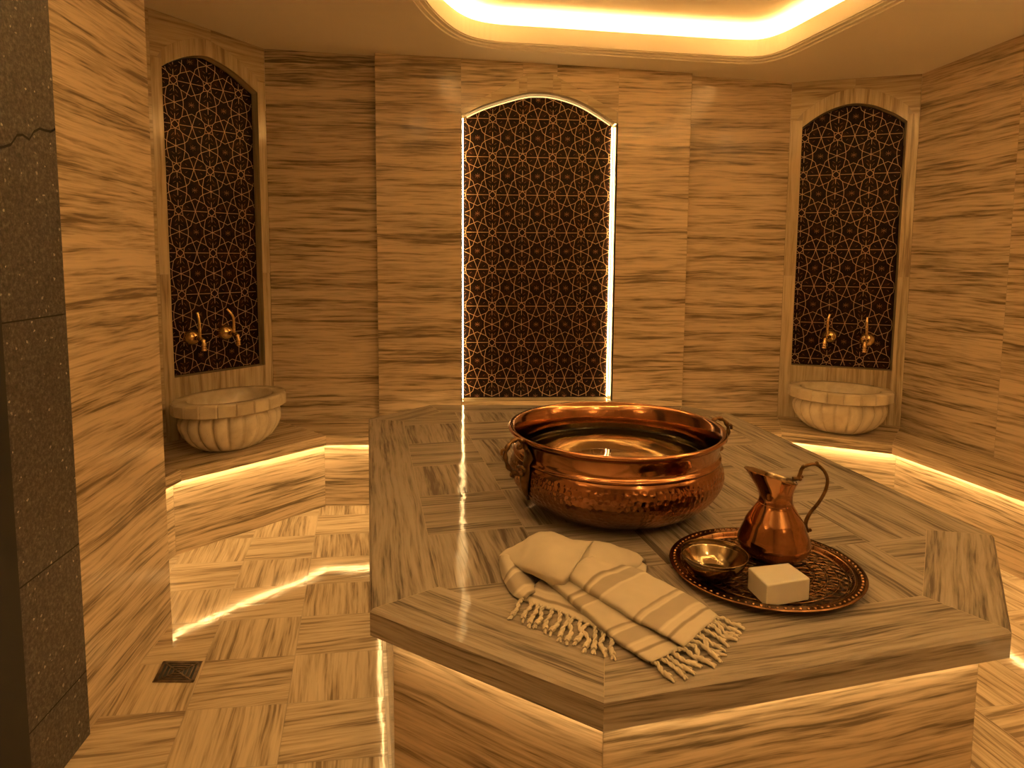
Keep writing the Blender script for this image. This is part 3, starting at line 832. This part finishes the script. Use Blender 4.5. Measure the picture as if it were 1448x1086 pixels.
basin((-.662, 3.50, ZB), math.atan2(dL.y, dL.x), .285, .215, .265, 'fluted marble wash basin on the bench at left, below the left niche')
basin((2.655, 3.115, ZB), math.atan2(dR.y, dR.x), .27, .205, .25, 'fluted marble wash basin on the bench at right, below the right niche')

# ------------------------------------------------------------------ taps
def tap_parts(e, bent, turn=0):
    def tw(P_): return [Vector((p[0]*math.cos(turn)-(p[1]+.035)*math.sin(turn), p[0]*math.sin(turn)+(p[1]+.035)*math.cos(turn)-.035, p[2])) for p in P_]
    mb = MB()
    prof = [(0, .048), (.016, .046), (.030, .037), (.041, .022), (.045, .006), (.046, 0)]
    rows = [[(r*math.cos(2*PI*k/32), -z, r*math.sin(2*PI*k/32)) for k in range(32)] for r, z in prof]
    mb.grid(rows, closed=True); mb.build('rosette', M['brass'], e)
    mb = MB()
    path = catmull([(0, -.045, 0), (0, -.095, 0), (0, -.124, -.004), (0, -.136, -.022), (0, -.138, -.062)], 5)
    path = tw(path); rad = [.011+.002*math.sin(i*1.7) for i in range(len(path))]
    mb.tube(path, rad, 14)
    for z, r in ((-.03, .0145), (-.045, .0135), (-.058, .0145)):
        c = tw([(0, -.1375, z)])[0]; mb.tube([c+Vector((0, 0, -.004)), c+Vector((0, 0, -.002)), c+Vector((0, 0, .002)), c+Vector((0, 0, .004))], [r*.8, r, r, r*.8], 14)
    mb.build('spout', M['brass'], e)
    mb = MB()
    top_ = [(0, -.095, -.004), (0, -.095, .04), (0, -.095, .085), (-.012*bent, -.091, .115), (-.03*bent, -.083, .140)]
    path = tw(catmull(top_, 5)); mb.tube(path, [.0085-.0022*i/len(path)+.0012*(i % 5 == 0) for i in range(len(path))], 12)
    mb.build('lever', M['brass'], e)
def tap(px, p0, d, depth, label, bent, turn=0):
    u, z = pc(px, p0, d, depth); loc = wall_pt(p0, d, u, z, -depth+.0017)
    e = empty('brass_tap', loc, label, 'tap', 'brass wall taps', math.atan2(d.y, d.x)); e['_local'] = 1
    tap_parts(e, bent, turn); return e
tap((270, 477), C0, dL, SD, 'brass tap on the left niche panel, the left of its pair', .1)
tap((318, 470), C0, dL, SD, 'brass tap with bent lever on the left niche panel, the right of its pair', 1)
tap((1173, 475), C2, dR, SD, 'brass tap on the right niche panel, the left of its pair', -.2, -.38)
tap((1226, 480), C2, dR, SD, 'brass tap on the right niche panel, the right of its pair', .1, -.30)

# ------------------------------------------------------------------ floor drain
dp = [at(x, y, .0) for x, y in ((216, 965), (274, 965), (286, 936), (231, 936))]
dp = [V2(p.x, p.y) for p in dp]; dc = sum(dp, V2(0, 0))/4
dr = empty('floor_drain', (dc.x, dc.y, 0), 'square dark metal floor drain beside the near left wall', 'drain')
def bil(u, v): return dp[0]*(1-u)*(1-v)+dp[1]*u*(1-v)+dp[2]*u*v+dp[3]*(1-u)*v
mb = MB()
def strip(mb, a, b, w, z0, z1):
    a, b = V2(*a), V2(*b); e = (b-a); l = e.length; m_ = (a+b)/2
    mb.box((m_.x, m_.y, (z0+z1)/2), (l, w, z1-z0), math.atan2(e.y, e.x))
w = .011
for a, b in (((0, .04), (1, .04)), ((0, .96), (1, .96)), ((.04, 0), (.04, 1)), ((.96, 0), (.96, 1))): strip(mb, bil(*a), bil(*b), w, .0002, .003)
mb.build('frame', M['drain'], dr)
mb = MB()
for k in (.16, .27, .38):
    for (a, b) in (((k, k), (1-k, k)), ((k, 1-k), (1-k, 1-k)), ((k, k), (k, 1-k)), ((1-k, k), (1-k, 1-k))):
        a2 = V2(*a).lerp(V2(*b), .08); b2 = V2(*a).lerp(V2(*b), .92)
        strip(mb, bil(*a2), bil(*b2), .0042, .0004, .0028)
for a, b in (((.08, .08), (.92, .92)), ((.08, .92), (.92, .08))): strip(mb, bil(*a), bil(*b), .005, .0004, .0028)
mb.build('grate', M['drain'], dr)
mb = MB(); mb.poly([(*bil(u, v), .00035) for u, v in ((.02, .02), (.98, .02), (.98, .98), (.02, .98))]); mb.build('well', M['dark'], dr)

# ------------------------------------------------------------------ copper basin with water
bx, by = .792, 1.9145
cb = empty('copper_basin', (bx, by, ZT), 'wide hammered copper basin holding water on the marble platform', 'basin')
uvscale = .34
body = [(0, 0), (.17, 0), (.205, .004), (.245, .016), (.282, .038), (.312, .066), (.332, .096), (.340, .122), (.338, .146), (.330, .166), (.324, .176)]
bodyf = [tuple(p[:2]) for p in catmull([(r, z+.0005, 0) for r, z in body[1:]], 14)]
arcs = [0]
for a, b in zip(bodyf[:-1], bodyf[1:]): arcs.append(arcs[-1]+math.hypot(b[0]-a[0], b[1]-a[1]))
ARC = dict(zip([round(p[1], 7) for p in bodyf], arcs))
NDM, ROW = 108, .0155                        # hammer marks round the girth, height of a row of marks
def dimple(r, z, t):
    s_ = ARC[round(z, 7)]/ROW; best = 9
    for k in (math.floor(s_), math.floor(s_)+1):
        q = t*NDM/(2*PI)+(.5 if k % 2 else 0); c_ = round(q)
        jx_ = .22*math.sin(c_*12.9898+k*78.233); jy_ = .22*math.sin(c_*39.35+k*11.7)
        best = min(best, math.hypot((q-c_-jx_)*2*PI*r/NDM/ROW, s_-k-jy_))
    fade = min(1, max(0, (.166-z)/.012))*min(1, max(0, (z-.03)/.03))
    return r-.0021*fade*max(0, 1-(best/.62)**2), z
mb = MB(); mb.lathe([(0, .0005)]+bodyf[:1], (bx, by, ZT), 96); mb.lathe(bodyf, (bx, by, ZT), 720, mod=dimple); mb.build('body', M['hammered'], cb)
collar = [(.324, .1765), (.329, .180), (.331, .184), (.328, .188), (.322, .191), (.321, .20), (.324, .215), (.330, .236), (.337, .247), (.344, .252), (.3465, .257), (.343, .2625), (.336, .263), (.329, .259), (.323, .25), (.316, .235), (.310, .21), (.309, .19)]
mb = MB(); mb.lathe(collar, (bx, by, ZT), 160); mb.build('rim', M['copper'], cb)
inner = [(.309, .1895), (.314, .176), (.321, .16), (.327, .14), (.326, .115), (.318, .09), (.300, .062), (.272, .036), (.24, .018), (.20, .009), (.0, .008)]
mb = MB(); mb.lathe(inner, (bx, by, ZT), 128); mb.build('lining', M['tinned'], cb)
def handle(ang):
    ca, sa = math.cos(ang), math.sin(ang)
    def T(r, t, z): return (bx+r*ca-t*sa, by+r*sa+t*ca, ZT+z)
    mb = MB()
    # scrolled loop standing out from the side
    pts = [(.338, .004, .232), (.350, .003, .256), (.370, 0, .266), (.396, 0, .252), (.408, 0, .224), (.400, 0, .192), (.382, 0, .170), (.356, 0, .158), (.340, 0, .164)]
    path = catmull([T(*p) for p in pts], 6); mb.tube(path, [.0068+.0020*math.sin(i*1.05) for i in range(len(path))], 10)
    for c in ([(.404, 0, .238), (.418, 0, .240), (.420, 0, .226)], [(.382, 0, .172), (.388, 0, .160), (.378, 0, .154)], [(.350, 0, .25), (.356, 0, .238), (.366, 0, .240), (.362, 0, .248)], [(.352, -.02, .174), (.353, 0, .180), (.352, .02, .174)]):
        mb.tube(catmull([T(*p) for p in c], 4), .0048, 8)
    h = mb.build('handle', M['bronze'], cb)
    mb = MB()
    # leaf-shaped plate riveted to the side
    prof = [(.235, .010), (.222, .017), (.205, .022), (.185, .015), (.165, .017), (.140, .024), (.115, .020), (.095, .010), (.078, .003)]
    def wallr(z):
        pr = body+collar[:8]
        for a, b in zip(pr[:-1], pr[1:]):
            if a[1] <= z <= b[1]: return a[0]+(b[0]-a[0])*(z-a[1])/max(1e-6, b[1]-a[1])
        return .33
    rows = []
    for z, w_ in prof:
        row = []
        for k in range(9):
            t = -1+2*k/8; bulge = .006*(1-t*t)+.003
            r0 = wallr(z)
            row.append(T(math.sqrt(max(1e-6, (r0+bulge)**2-(w_*t)**2)), w_*t, z))
        rows.append(row)
    mb.grid(rows)
    o = mb.build('plate', M['bronze'], h)
    o.modifiers.new('thick', 'SOLIDIFY').thickness = .004
    return h
def ang_of(px, z):
    p = at(*px, z); return math.atan2(p.y-by, p.x-bx)
# handles at the left and right of the view
handle(ang_of((716, 640), ZT+.2)+.24); handle(ang_of((1026, 637), ZT+.2)+.42)
mb = MB(); WZ = .172
wp = [(0, WZ), (.10, WZ), (.20, WZ), (.3155, WZ), (.3165, WZ-.003), (.322, .158), (.3275, .14), (.3265, .115), (.3185, .09), (.3005, .062), (.2725, .036), (.2405, .0185), (.2005, .0095), (0, .0085)]
wp = [(max(0, r-.0012) if z < WZ else r, z+.0008 if z < WZ else z) for r, z in wp]
mb.lathe(list(reversed(wp)), (bx, by, ZT), 128)
o = mb.build('water', M['water'], None, merge=True); tag(o, 'clear water standing in the hammered copper basin', 'water')

# ------------------------------------------------------------------ tray
tx, ty = .996, 1.399; SYT = .93
tray = empty('copper_tray', (tx, ty, ZT), 'round chased copper tray holding jug, cup and soap', 'tray')
prof_max = .24
mb = MB(); mb.lathe([(0, .008), (.05, .008), (.10, .008), (.15, .008), (.203, .008)], (tx, ty, ZT), 160, uvs='polar', sy=SYT)
mb.build('engraved_floor', M['tray'], tray)
mb = MB(); rp = [(.203, .008), (.207, .0115), (.2105, .0185), (.2135, .0205), (.2165, .0195), (.222, .0205), (.232, .022), (.239, .0225), (.2415, .021), (.240, .0185), (.228, .017), (.215, .0145), (.209, .008), (.203, .0004), (0, .0004)]
mb.lathe(rp, (tx, ty, ZT), 160, sy=SYT); mb.build('rim', M['trayrim'], tray)
mb = MB()
for k in range(84):
    t = 2*PI*k/84; c = (tx+.2285*math.cos(t), ty+.2285*math.sin(t)*SYT, ZT+.0205)
    mb.lathe([(.0045, 0), (.0042, .0016), (.003, .003), (.0012, .0037), (0.0, .004)], c, 8)
for k in range(36):                      # fluted creases of the well
    t = 2*PI*k/36
    P_ = lambda r, z: (tx+r*math.cos(t), ty+r*math.sin(t)*SYT, ZT+z)
    mb.tube([P_(.2045, .0095), P_(.2085, .0145), P_(.211, .0195)], .0011, 6)
for r, z in ((.198, .0085), (.178, .0085), (.15, .0085), (.118, .0085), (.07, .0085)):
    mb.tube([(tx+r*math.cos(2*PI*k/90), ty+r*math.sin(2*PI*k/90)*SYT, ZT+z) for k in range(90)], .0011, 6, closed=True)
for r0, r1, nn, w_ in ((.122, .146, 40, .0013), (.154, .174, 64, .0011), (.076, .112, 26, .0016), (.03, .066, 14, .0018)):
    for k in range(nn):
        t = 2*PI*k/nn; dt = .5*2*PI/nn
        pts = [(tx+r*math.cos(t+a*dt), ty+r*math.sin(t+a*dt)*SYT, ZT+.0084) for r, a in ((r0, 0), (r0+(r1-r0)*.35, .55), (r1, .25))]
        mb.tube(catmull(pts, 3), w_, 5)
mb.build('chased_pattern', M['trayrim'], tray)
TZ = ZT+.0104                               # things stand on the raised pattern

# ------------------------------------------------------------------ jug
jx, jy = 1.052, 1.444
jug = empty('copper_jug', (jx, jy, TZ), 'copper pouring jug with curved handle standing on the tray', 'jug')
sa_ = math.atan2(at(1049, 655, .83).y-jy, at(1049, 655, .83).x-jx)
# spout points to image left
sa_ = PI-.02
def spout(r, z, t):
    q = ((t-sa_+PI) % (2*PI))-PI
    up = max(0, (z-.165)/.05)
    w_ = min(1, up)**1.6
    kr = math.exp(-(abs(q)/.60)**2.3)*w_; kz = (.5+.5*math.cos(q))**1.6*w_
    return r+.041*kr, z+.036*kz+.006*kr-.004*w_
jp = [(0, .0005), (.050, .0005), (.056, .003), (.058, .007), (.066, .012), (.076, .020), (.086, .032), (.0905, .043), (.0912, .049), (.0896, .056), (.0862, .068), (.079, .086), (.0722, .104), (.061, .122), (.0522, .136), (.0455, .147), (.0423, .156), (.0415, .166), (.0418, .176), (.0434, .186), (.046, .196), (.0492, .206), (.0515, .2115)]
jp = catmull([(r, z, 0) for r, z in jp], 3); jp = [(p[0], p[1]) for p in jp]
ji = [(.0522, .2125), (.0515, .2128), (.0495, .2105), (.0475, .206), (.044, .196), (.0415, .186), (.0398, .172), (.040, .156), (.047, .143), (.058, .122), (.070, .1), (.08, .075), (.083, .05), (.07, .02), (0, .012)]
mb = MB(); mb.lathe(jp+ji[:2], (jx, jy, TZ), 128, mod=spout); jb = mb.build('body', M['jug'], jug)
mb = MB(); mb.lathe(ji[1:], (jx, jy, TZ), 96, mod=spout); mb.build('lining', M['tinned'], jug)
mb = MB(); mb.tube([(jx+.0428*math.cos(2*PI*k/60), jy+.0428*math.sin(2*PI*k/60), TZ+.152) for k in range(60)], .0013, 6, closed=True); mb.build('neck_ring', M['jug'], jug)
mb = MB()
dview = Vector((CF.x, CF.y, 0)).normalized(); rgt = Vector((CR.x, CR.y, 0)).normalized()
def jpt(px):                                 # on the upright plane through the jug axis, square to the view
    r = ray(*px); t = (Vector((jx, jy, 0)).dot(dview))/(r.dot(dview)); return EYEP+r*t
hp = [jpt(p) for p in ((1121, 677), (1128, 676.5), (1131, 671), (1134.5, 662), (1143, 657.5), (1153.5, 656.5), (1164, 664), (1170, 677), (1167.5, 693), (1158, 710), (1146.5, 724), (1140.5, 735), (1139, 744), (1142, 752))]
path = catmull(hp, 5); mb.tube(path, [.0058-.0016*abs(math.sin(i*.05)) for i in range(len(path))], 12)
for q, r in ((jpt((1131, 677)), .0065), (jpt((1136, 660)), .006), (jpt((1145.5, 749.5)), .005), (jpt((1155, 655)), .0055), (jpt((1134, 674)), .0045)):
    mb.lathe([(0, -r), (r*.7, -r*.7), (r, 0), (r*.7, r*.7), (0, r)], q, 12)
mb.build('handle', M['bronze'], jug)

# ------------------------------------------------------------------ cup
kx = (1.4-.675)/(1.4-.67); cx_, cy_ = .8464*kx, 1.3915*kx
cup = empty('brass_cup', (cx_, cy_, TZ), 'small round brass washing bowl on the tray beside the jug', 'bowl')
hz = .675-TZ
cp = [(0, .0005), (.026, .0005), (.030, .003), (.031, .006), (.042, .010), (.056, .020), (.067, .033), (.0745, .047), (.0785, hz-.006), (.0805, hz-.002), (.081, hz)]
mb = MB(); mb.lathe([tuple(p[:2]) for p in catmull([(r, z, 0) for r, z in cp], 3)], (cx_, cy_, TZ), 96)
mb.lathe([(.081, hz), (.0805, hz+.0012), (.0792, hz+.0006)], (cx_, cy_, TZ), 96); mb.build('outside', M['cupmetal'], cup)
ci = [(.0792, hz+.0006), (.0785, hz-.004), (.0782, hz-.011), (.0765, hz-.0125), (.0715, hz-.02), (.063, .032), (.053, .021), (.046, .016), (.0445, .0145), (.043, .0155), (.03, .0145), (0, .0145)]
mb = MB(); mb.lathe([tuple(p[:2]) for p in catmull([(r, z, 0) for r, z in ci], 2)], (cx_, cy_, TZ), 96); mb.build('inside', M['cupmetal'], cup)

# ------------------------------------------------------------------ soap
zb_, zt_ = TZ+.0002, .664
bpx = [(1085, 854.7), (1145, 847)]
f1 = at(1085, 854.7, zb_); tl = at(1057.7, 802, zt_); bk_ = at(1115, 795.5, zt_); rt = at(1146, 817.5, zt_); fr_ = at(1085, 828, zt_)
top4 = [fr_, rt, bk_, tl]
c4 = sum((Vector(p) for p in top4), Vector())/4
mb = MB()
ss = empty
q = [V2(p.x, p.y) for p in top4]
mb.prism([tuple(p) for p in q], zb_, zt_)
o = mb.build('soap_bar', M['soap'], None, merge=True, shift=(c4.x, c4.y, zb_)); bevel(o, .0035, 3); tag(o, 'square cream bar of soap on the tray in front of the jug', 'soap')

# ------------------------------------------------------------------ towel
tw0 = at(850, 840, ZT)
towel = empty('towel', (tw0.x, tw0.y, ZT), 'crumpled beige striped towel with knotted fringe lying at the front of the platform', 'towel')
def sheet(mb, rows, nu=8, nv=8, v_of=None, wr=.0008, seed=0, fold=.0):
    """rows of (px, py, height) controls; smooth surface through them; V = metres from the first row's fringe"""
    R = [[at(x, y, ZT+h) for x, y, h in r] for r in rows]
    R = [catmull(r, nu) for r in R]
    cols = [catmull([r[k] for r in R], nv) for k in range(len(R[0]))]
    G_ = [[cols[k][j] for k in range(len(cols))] for j in range(len(cols[0]))]
    rnd = random.Random(seed); ph = [rnd.uniform(0, 6) for _ in range(6)]
    uv = []; acc = [0]*len(G_[0])
    for j, row in enumerate(G_):
        if j: acc = [acc[k]+(row[k]-G_[j-1][k]).length for k in range(len(row))]
        ua = 0; ru = []
        for k, p in enumerate(row):
            if k: ua += (p-row[k-1]).length
            ru.append((ua, (acc[k] if v_of is None else v_of(acc[k]))))
        uv.append(ru)
    for j, row in enumerate(G_):
        for k, p in enumerate(row):
            u, v = uv[j][k]
            p.z += wr*(math.sin(u*70+ph[0]+v*25)+math.sin(v*90+ph[1]-u*30)+.6*math.sin(u*150+v*130+ph[2]))
            p.z += fold*(math.sin(u*26+v*19+ph[3])*math.sin(v*31-u*12+ph[4])+.5*math.sin(u*48-v*37+ph[5]))
            p.z = max(p.z, ZT+.0045)
    mb.grid(G_, uv)
    return G_
mb = MB()
far_ = lambda a: .45+a*.2
# lower layer, fringe along its front edge
L1 = [[(739, 848, .006), (768, 858, .006), (800, 868, .006), (832, 883, .006), (864, 899, .006)],
      [(752, 832, .010), (779, 842, .011), (811, 853, .011), (845, 869, .011), (872, 888, .010)],
      [(768, 816, .014), (795, 826, .016), (828, 838, .016), (858, 856, .016), (884, 880, .012)],
      [(790, 800, .016), (815, 812, .018), (846, 824, .018), (876, 844, .016), (900, 872, .012)]]
GA = sheet(mb, L1, v_of=lambda a: a*.8+.014, seed=1)
# rolled fold at the left
LR = [[(741, 850, .005), (724, 841, .005), (711, 820, .005), (706, 800, .006), (706, 789, .02)],
      [(745, 846, .014), (731, 832, .020), (718, 812, .024), (711, 797, .028), (709, 787, .032)],
      [(750, 841, .016), (740, 825, .024), (729, 808, .030), (720, 794, .036), (716, 784, .040)],
      [(756, 838, .012), (750, 824, .016), (742, 810, .02), (736, 800, .028), (733, 792, .035)],
      [(760, 838, .005), (757, 826, .005), (752, 814, .006), (748, 806, .012), (745, 800, .02)]]
R_ = [[at(x, y, ZT+h) for x, y, h in r] for r in LR]
mbR = LR
sheet(mb, [list(c) for c in zip(*LR)], v_of=lambda a: .03+a*.8, seed=2)
# middle strip
L2 = [[(917, 938, .005), (921, 936, .013), (934, 930, .015), (948, 923, .014), (962, 917, .010)],
      [(886, 919, .005), (890, 914, .018), (908, 905, .020), (926, 899, .018), (942, 893, .012)],
      [(853, 895, .006), (857, 889, .022), (876, 880, .025), (896, 874, .022), (914, 869, .015)],
      [(823, 868, .007), (828, 861, .026), (848, 852, .030), (868, 846, .026), (888, 842, .016)],
      [(795, 845, .008), (800, 837, .030), (820, 828, .034), (840, 822, .030), (860, 818, .018)],
      [(773, 826, .010), (780, 817, .034), (800, 808, .038), (820, 802, .034), (838, 800, .020)]]
GB = sheet(mb, L2, seed=3, fold=.0012)
# top strip
L3 = [[(965, 916, .010), (968, 913, .021), (984, 897, .023), (1000, 884, .021), (1014, 873, .013), (1016, 872, .006)],
      [(932, 897, .011), (936, 893, .030), (958, 877, .032), (978, 863, .030), (996, 856, .020), (999, 856, .008)],
      [(897, 880, .014), (901, 874, .036), (922, 858, .038), (944, 845, .035), (964, 838, .024), (968, 839, .009)],
      [(862, 861, .018), (867, 852, .042), (888, 838, .045), (910, 826, .040), (930, 820, .028), (935, 822, .010)],
      [(834, 845, .022), (840, 834, .048), (860, 820, .052), (880, 809, .046), (900, 804, .032), (906, 807, .012)],
      [(814, 831, .026), (819, 820, .052), (838, 806, .060), (856, 797, .052), (873, 794, .036), (880, 799, .014)],
      [(800, 820, .030), (804, 809, .056), (824, 792, .068), (838, 786, .060), (850, 785, .042), (858, 792, .020)]]
GC = sheet(mb, L3, seed=4, fold=.0012)
# gathered bunch on top
L4 = [[(705, 792, .012), (727, 803, .020), (752, 815, .022), (776, 825, .024), (797, 829, .026), (806, 822, .03)],
      [(705, 789, .022), (727, 797, .036), (752, 806, .044), (777, 815, .048), (798, 820, .050), (808, 813, .05)],
      [(707, 786, .030), (729, 787, .046), (754, 788, .062), (782, 796, .068), (808, 801, .070), (818, 797, .066)],
      [(712, 781, .032), (733, 776, .050), (760, 765, .072), (792, 772, .080), (818, 778, .080), (829, 777, .072)],
      [(718, 777, .028), (738, 767, .046), (765, 752, .066), (800, 759, .074), (828, 763, .074), (839, 765, .066)],
      [(722, 776, .010), (745, 763, .018), (770, 753, .030), (804, 761, .034), (832, 765, .034), (846, 768, .03)]]
sheet(mb, L4, v_of=far_, seed=5, wr=.0012, fold=.0035)
L5 = [[(806, 800, .046), (848, 799, .044), (868, 804, .036), (886, 806, .026), (900, 804, .014)],
      [(812, 784, .060), (852, 786, .060), (874, 793, .050), (892, 796, .036), (906, 798, .018)],
      [(818, 768, .062), (858, 774, .066), (880, 781, .054), (896, 786, .038), (909, 792, .018)],
      [(820, 762, .055), (862, 769, .060), (884, 776, .048), (900, 782, .032), (912, 791, .012)],
      [(824, 765, .03), (866, 772, .026), (886, 779, .02), (902, 786, .012), (912, 794, .006)]]
sheet(mb, L5, v_of=far_, seed=6, wr=.0012, fold=.0035)
# loose corner tail at the right
L6 = [[(884, 808, .006), (900, 812, .008), (911, 816, .006)], [(886, 800, .016), (903, 803, .016), (914, 807, .008)], [(888, 792, .022), (904, 793, .018), (915, 799, .007)]]
sheet(mb, L6, v_of=far_, seed=7)
cl = mb.build('cloth', M['cloth'], towel)
so = cl.modifiers.new('thick', 'SOLIDIFY'); so.thickness = .0034; so.offset = -1
# tassels
def tassel(p, q, rnd, r=.0056):
    p, q = Vector(p), Vector(q); d = q-p; side = Vector((-d.y, d.x, 0)).normalized()
    b1, b2 = rnd.uniform(-.010, .010), rnd.uniform(-.008, .008)
    path = catmull([p, p+d*.3+side*b1+Vector((0, 0, .003)), p+d*.65+side*b2, q], 6)
    m = len(path); rad = [r*(.8+.12*math.sin(i*1.6)) for i in range(m)]
    for i in range(m):
        path[i].z = max(path[i].z, ZT+rad[i]*1.3+.001)
    k = int(m*.78); 
    for i in range(m):
        if i >= k: rad[i] = r*(1.35-.35*abs(i-(k+1.5))/2)
    rad[-1] = r*1.15
    t = MB()
    # two plied strands and a knot
    for s in (0, PI):
        pp = []
        for i, c in enumerate(path):
            dd_ = (path[min(i+1, m-1)]-path[max(i-1, 0)]).normalized(); n1_ = Vector((0, 0, 1)).cross(dd_).normalized(); n2_ = dd_.cross(n1_)
            a = s+i*.75; pp.append(c+(n1_*math.cos(a)+n2_*math.sin(a)*.6)*r*.42)
        t.tube(pp, [x*.68 for x in rad], 7)
    for _ in range(3):
        a = rnd.uniform(-.7, .7); e_ = (q-path[-4]).normalized(); s_ = Vector((-e_.y, e_.x, 0))
        tip = q+e_*rnd.uniform(.007, .012)+s_*a*.009; tip.z = ZT+.0022
        t.tube([q-e_*.004, (q+tip)/2+Vector((0, 0, .001)), tip], [r*.6, r*.5, r*.34], 6)
    t.build('tassel', M['thread'], towel)
rnd = random.Random(3)
def edge_pts(px, n):
    P_ = catmull([at(x, y, ZT+h) for x, y, h in px], 20); L_ = [0]
    for a, b in zip(P_[:-1], P_[1:]): L_.append(L_[-1]+(b-a).length)
    out = []
    for k in range(n):
        s = L_[-1]*k/(n-1)
        for i in range(len(P_)-1):
            if L_[i] <= s <= L_[i+1]+1e-9: out.append(P_[i].lerp(P_[i+1], (s-L_[i])/max(1e-9, L_[i+1]-L_[i]))); break
    return out
def fringe(e0_, e1_, n, jit=.006):
    for p, q in zip(edge_pts(e0_, n), edge_pts(e1_, n)):
        q = q+Vector((rnd.uniform(-jit, jit), rnd.uniform(-jit, jit), 0)); tassel(p, q, rnd)
fringe([(740, 847, .006), (768, 857, .006), (800, 868, .006), (832, 883, .006), (862, 898, .006)], [(726, 872, .004), (758, 887, .004), (795, 904, .004), (830, 918, .004), (866, 928, .004)], 13)
fringe([(922, 935, .008), (934, 929, .010), (948, 923, .010), (958, 918, .010)], [(950, 959, .004), (968, 951, .004), (982, 941, .004), (992, 935, .004)], 5)
fringe([(970, 911, .014), (984, 897, .016), (1000, 884, .015), (1013, 874, .010)], [(1004, 938, .004), (1020, 922, .004), (1036, 903, .004), (1050, 887, .004)], 9)

# ------------------------------------------------------------------ unseen ceiling spots, added for glints and front light
for x_, y_, lab in ((-.36, 1.25, 'unseen ceiling spot added between the near left wall and the light cove'), (2.62, 1.05, 'unseen ceiling spot added between the right wall and the light cove'), (1.05, -.45, 'unseen ceiling spot added over the entrance for front light')):
    z_ = zc(x_, y_); e = empty('added_spot', (x_, y_, z_), lab, 'added spotlight')
    rl = .034 if y_ < 0 else .022
    mb = MB(); mb.lathe([(rl, -.004), (.0, -.004)], (x_, y_, z_), 24, smooth=False); mb.build('lens', M['lens'], e)
    mb = MB(); mb.lathe([(rl, -.003), (rl+.004, -.007), (rl+.014, -.005), (rl+.016, 0)], (x_, y_, z_), 24); mb.build('trim_ring', M['brass'], e)

# ------------------------------------------------------------------ unseen half bowl uplights, added to brighten ceiling and walls
def added_uplight(p, nrm_, label):
    n_ = V2(*nrm_).normalized(); t_ = V2(-n_.y, n_.x); z0_ = p[2]
    e = empty('added_uplight', p, label, 'lamp')
    def Q(a, b, z): q = V2(p[0], p[1])+t_*a+n_*b; return (q.x, q.y, z0_+z)
    hb = [(0, -.10), (.05, -.095), (.095, -.07), (.125, -.03), (.135, .012)]
    mb = MB(); mb.grid([[Q(r*math.cos(PI*k/24), .03+r*math.sin(PI*k/24), z) for k in range(25)] for r, z in hb])
    o = mb.build('shade', M['basin'], e); o.modifiers.new('thick', 'SOLIDIFY').thickness = .006
    mb = MB(); mb.poly([Q(0, .035, 0)]+[Q(.118*math.cos(PI*k/20), .035+.118*math.sin(PI*k/20), 0) for k in range(21)]); mb.build('light_disc', M['led_added_uplight'], e)
    mb = MB(); c = Q(0, .016, -.03); mb.box(c, (.10, .024, .16), math.atan2(t_.y, t_.x)); mb.build('mount', M['brass'], e)
added_uplight((1.25, -1.195, 1.95), (0, 1), 'unseen half bowl uplight added for fill light on the entrance wall')
added_uplight((-.885, .75, 1.95), (1, 0), 'unseen half bowl uplight added for fill light on the left wall by the entrance')
q_ = C3+RD*2.3
added_uplight((q_.x-.004, q_.y, 1.95), (-1, 0), 'unseen half bowl uplight added for fill light on the right wall by the entrance')

w_ = bpy.data.worlds.new('world'); sc.world = w_; w_.use_nodes = True
w_.node_tree.nodes['Background'].inputs[0].default_value = (1, .6, .25, 1); w_.node_tree.nodes['Background'].inputs[1].default_value = .0
for o in list(bpy.data.objects):
    if '_local' in o: del o['_local']
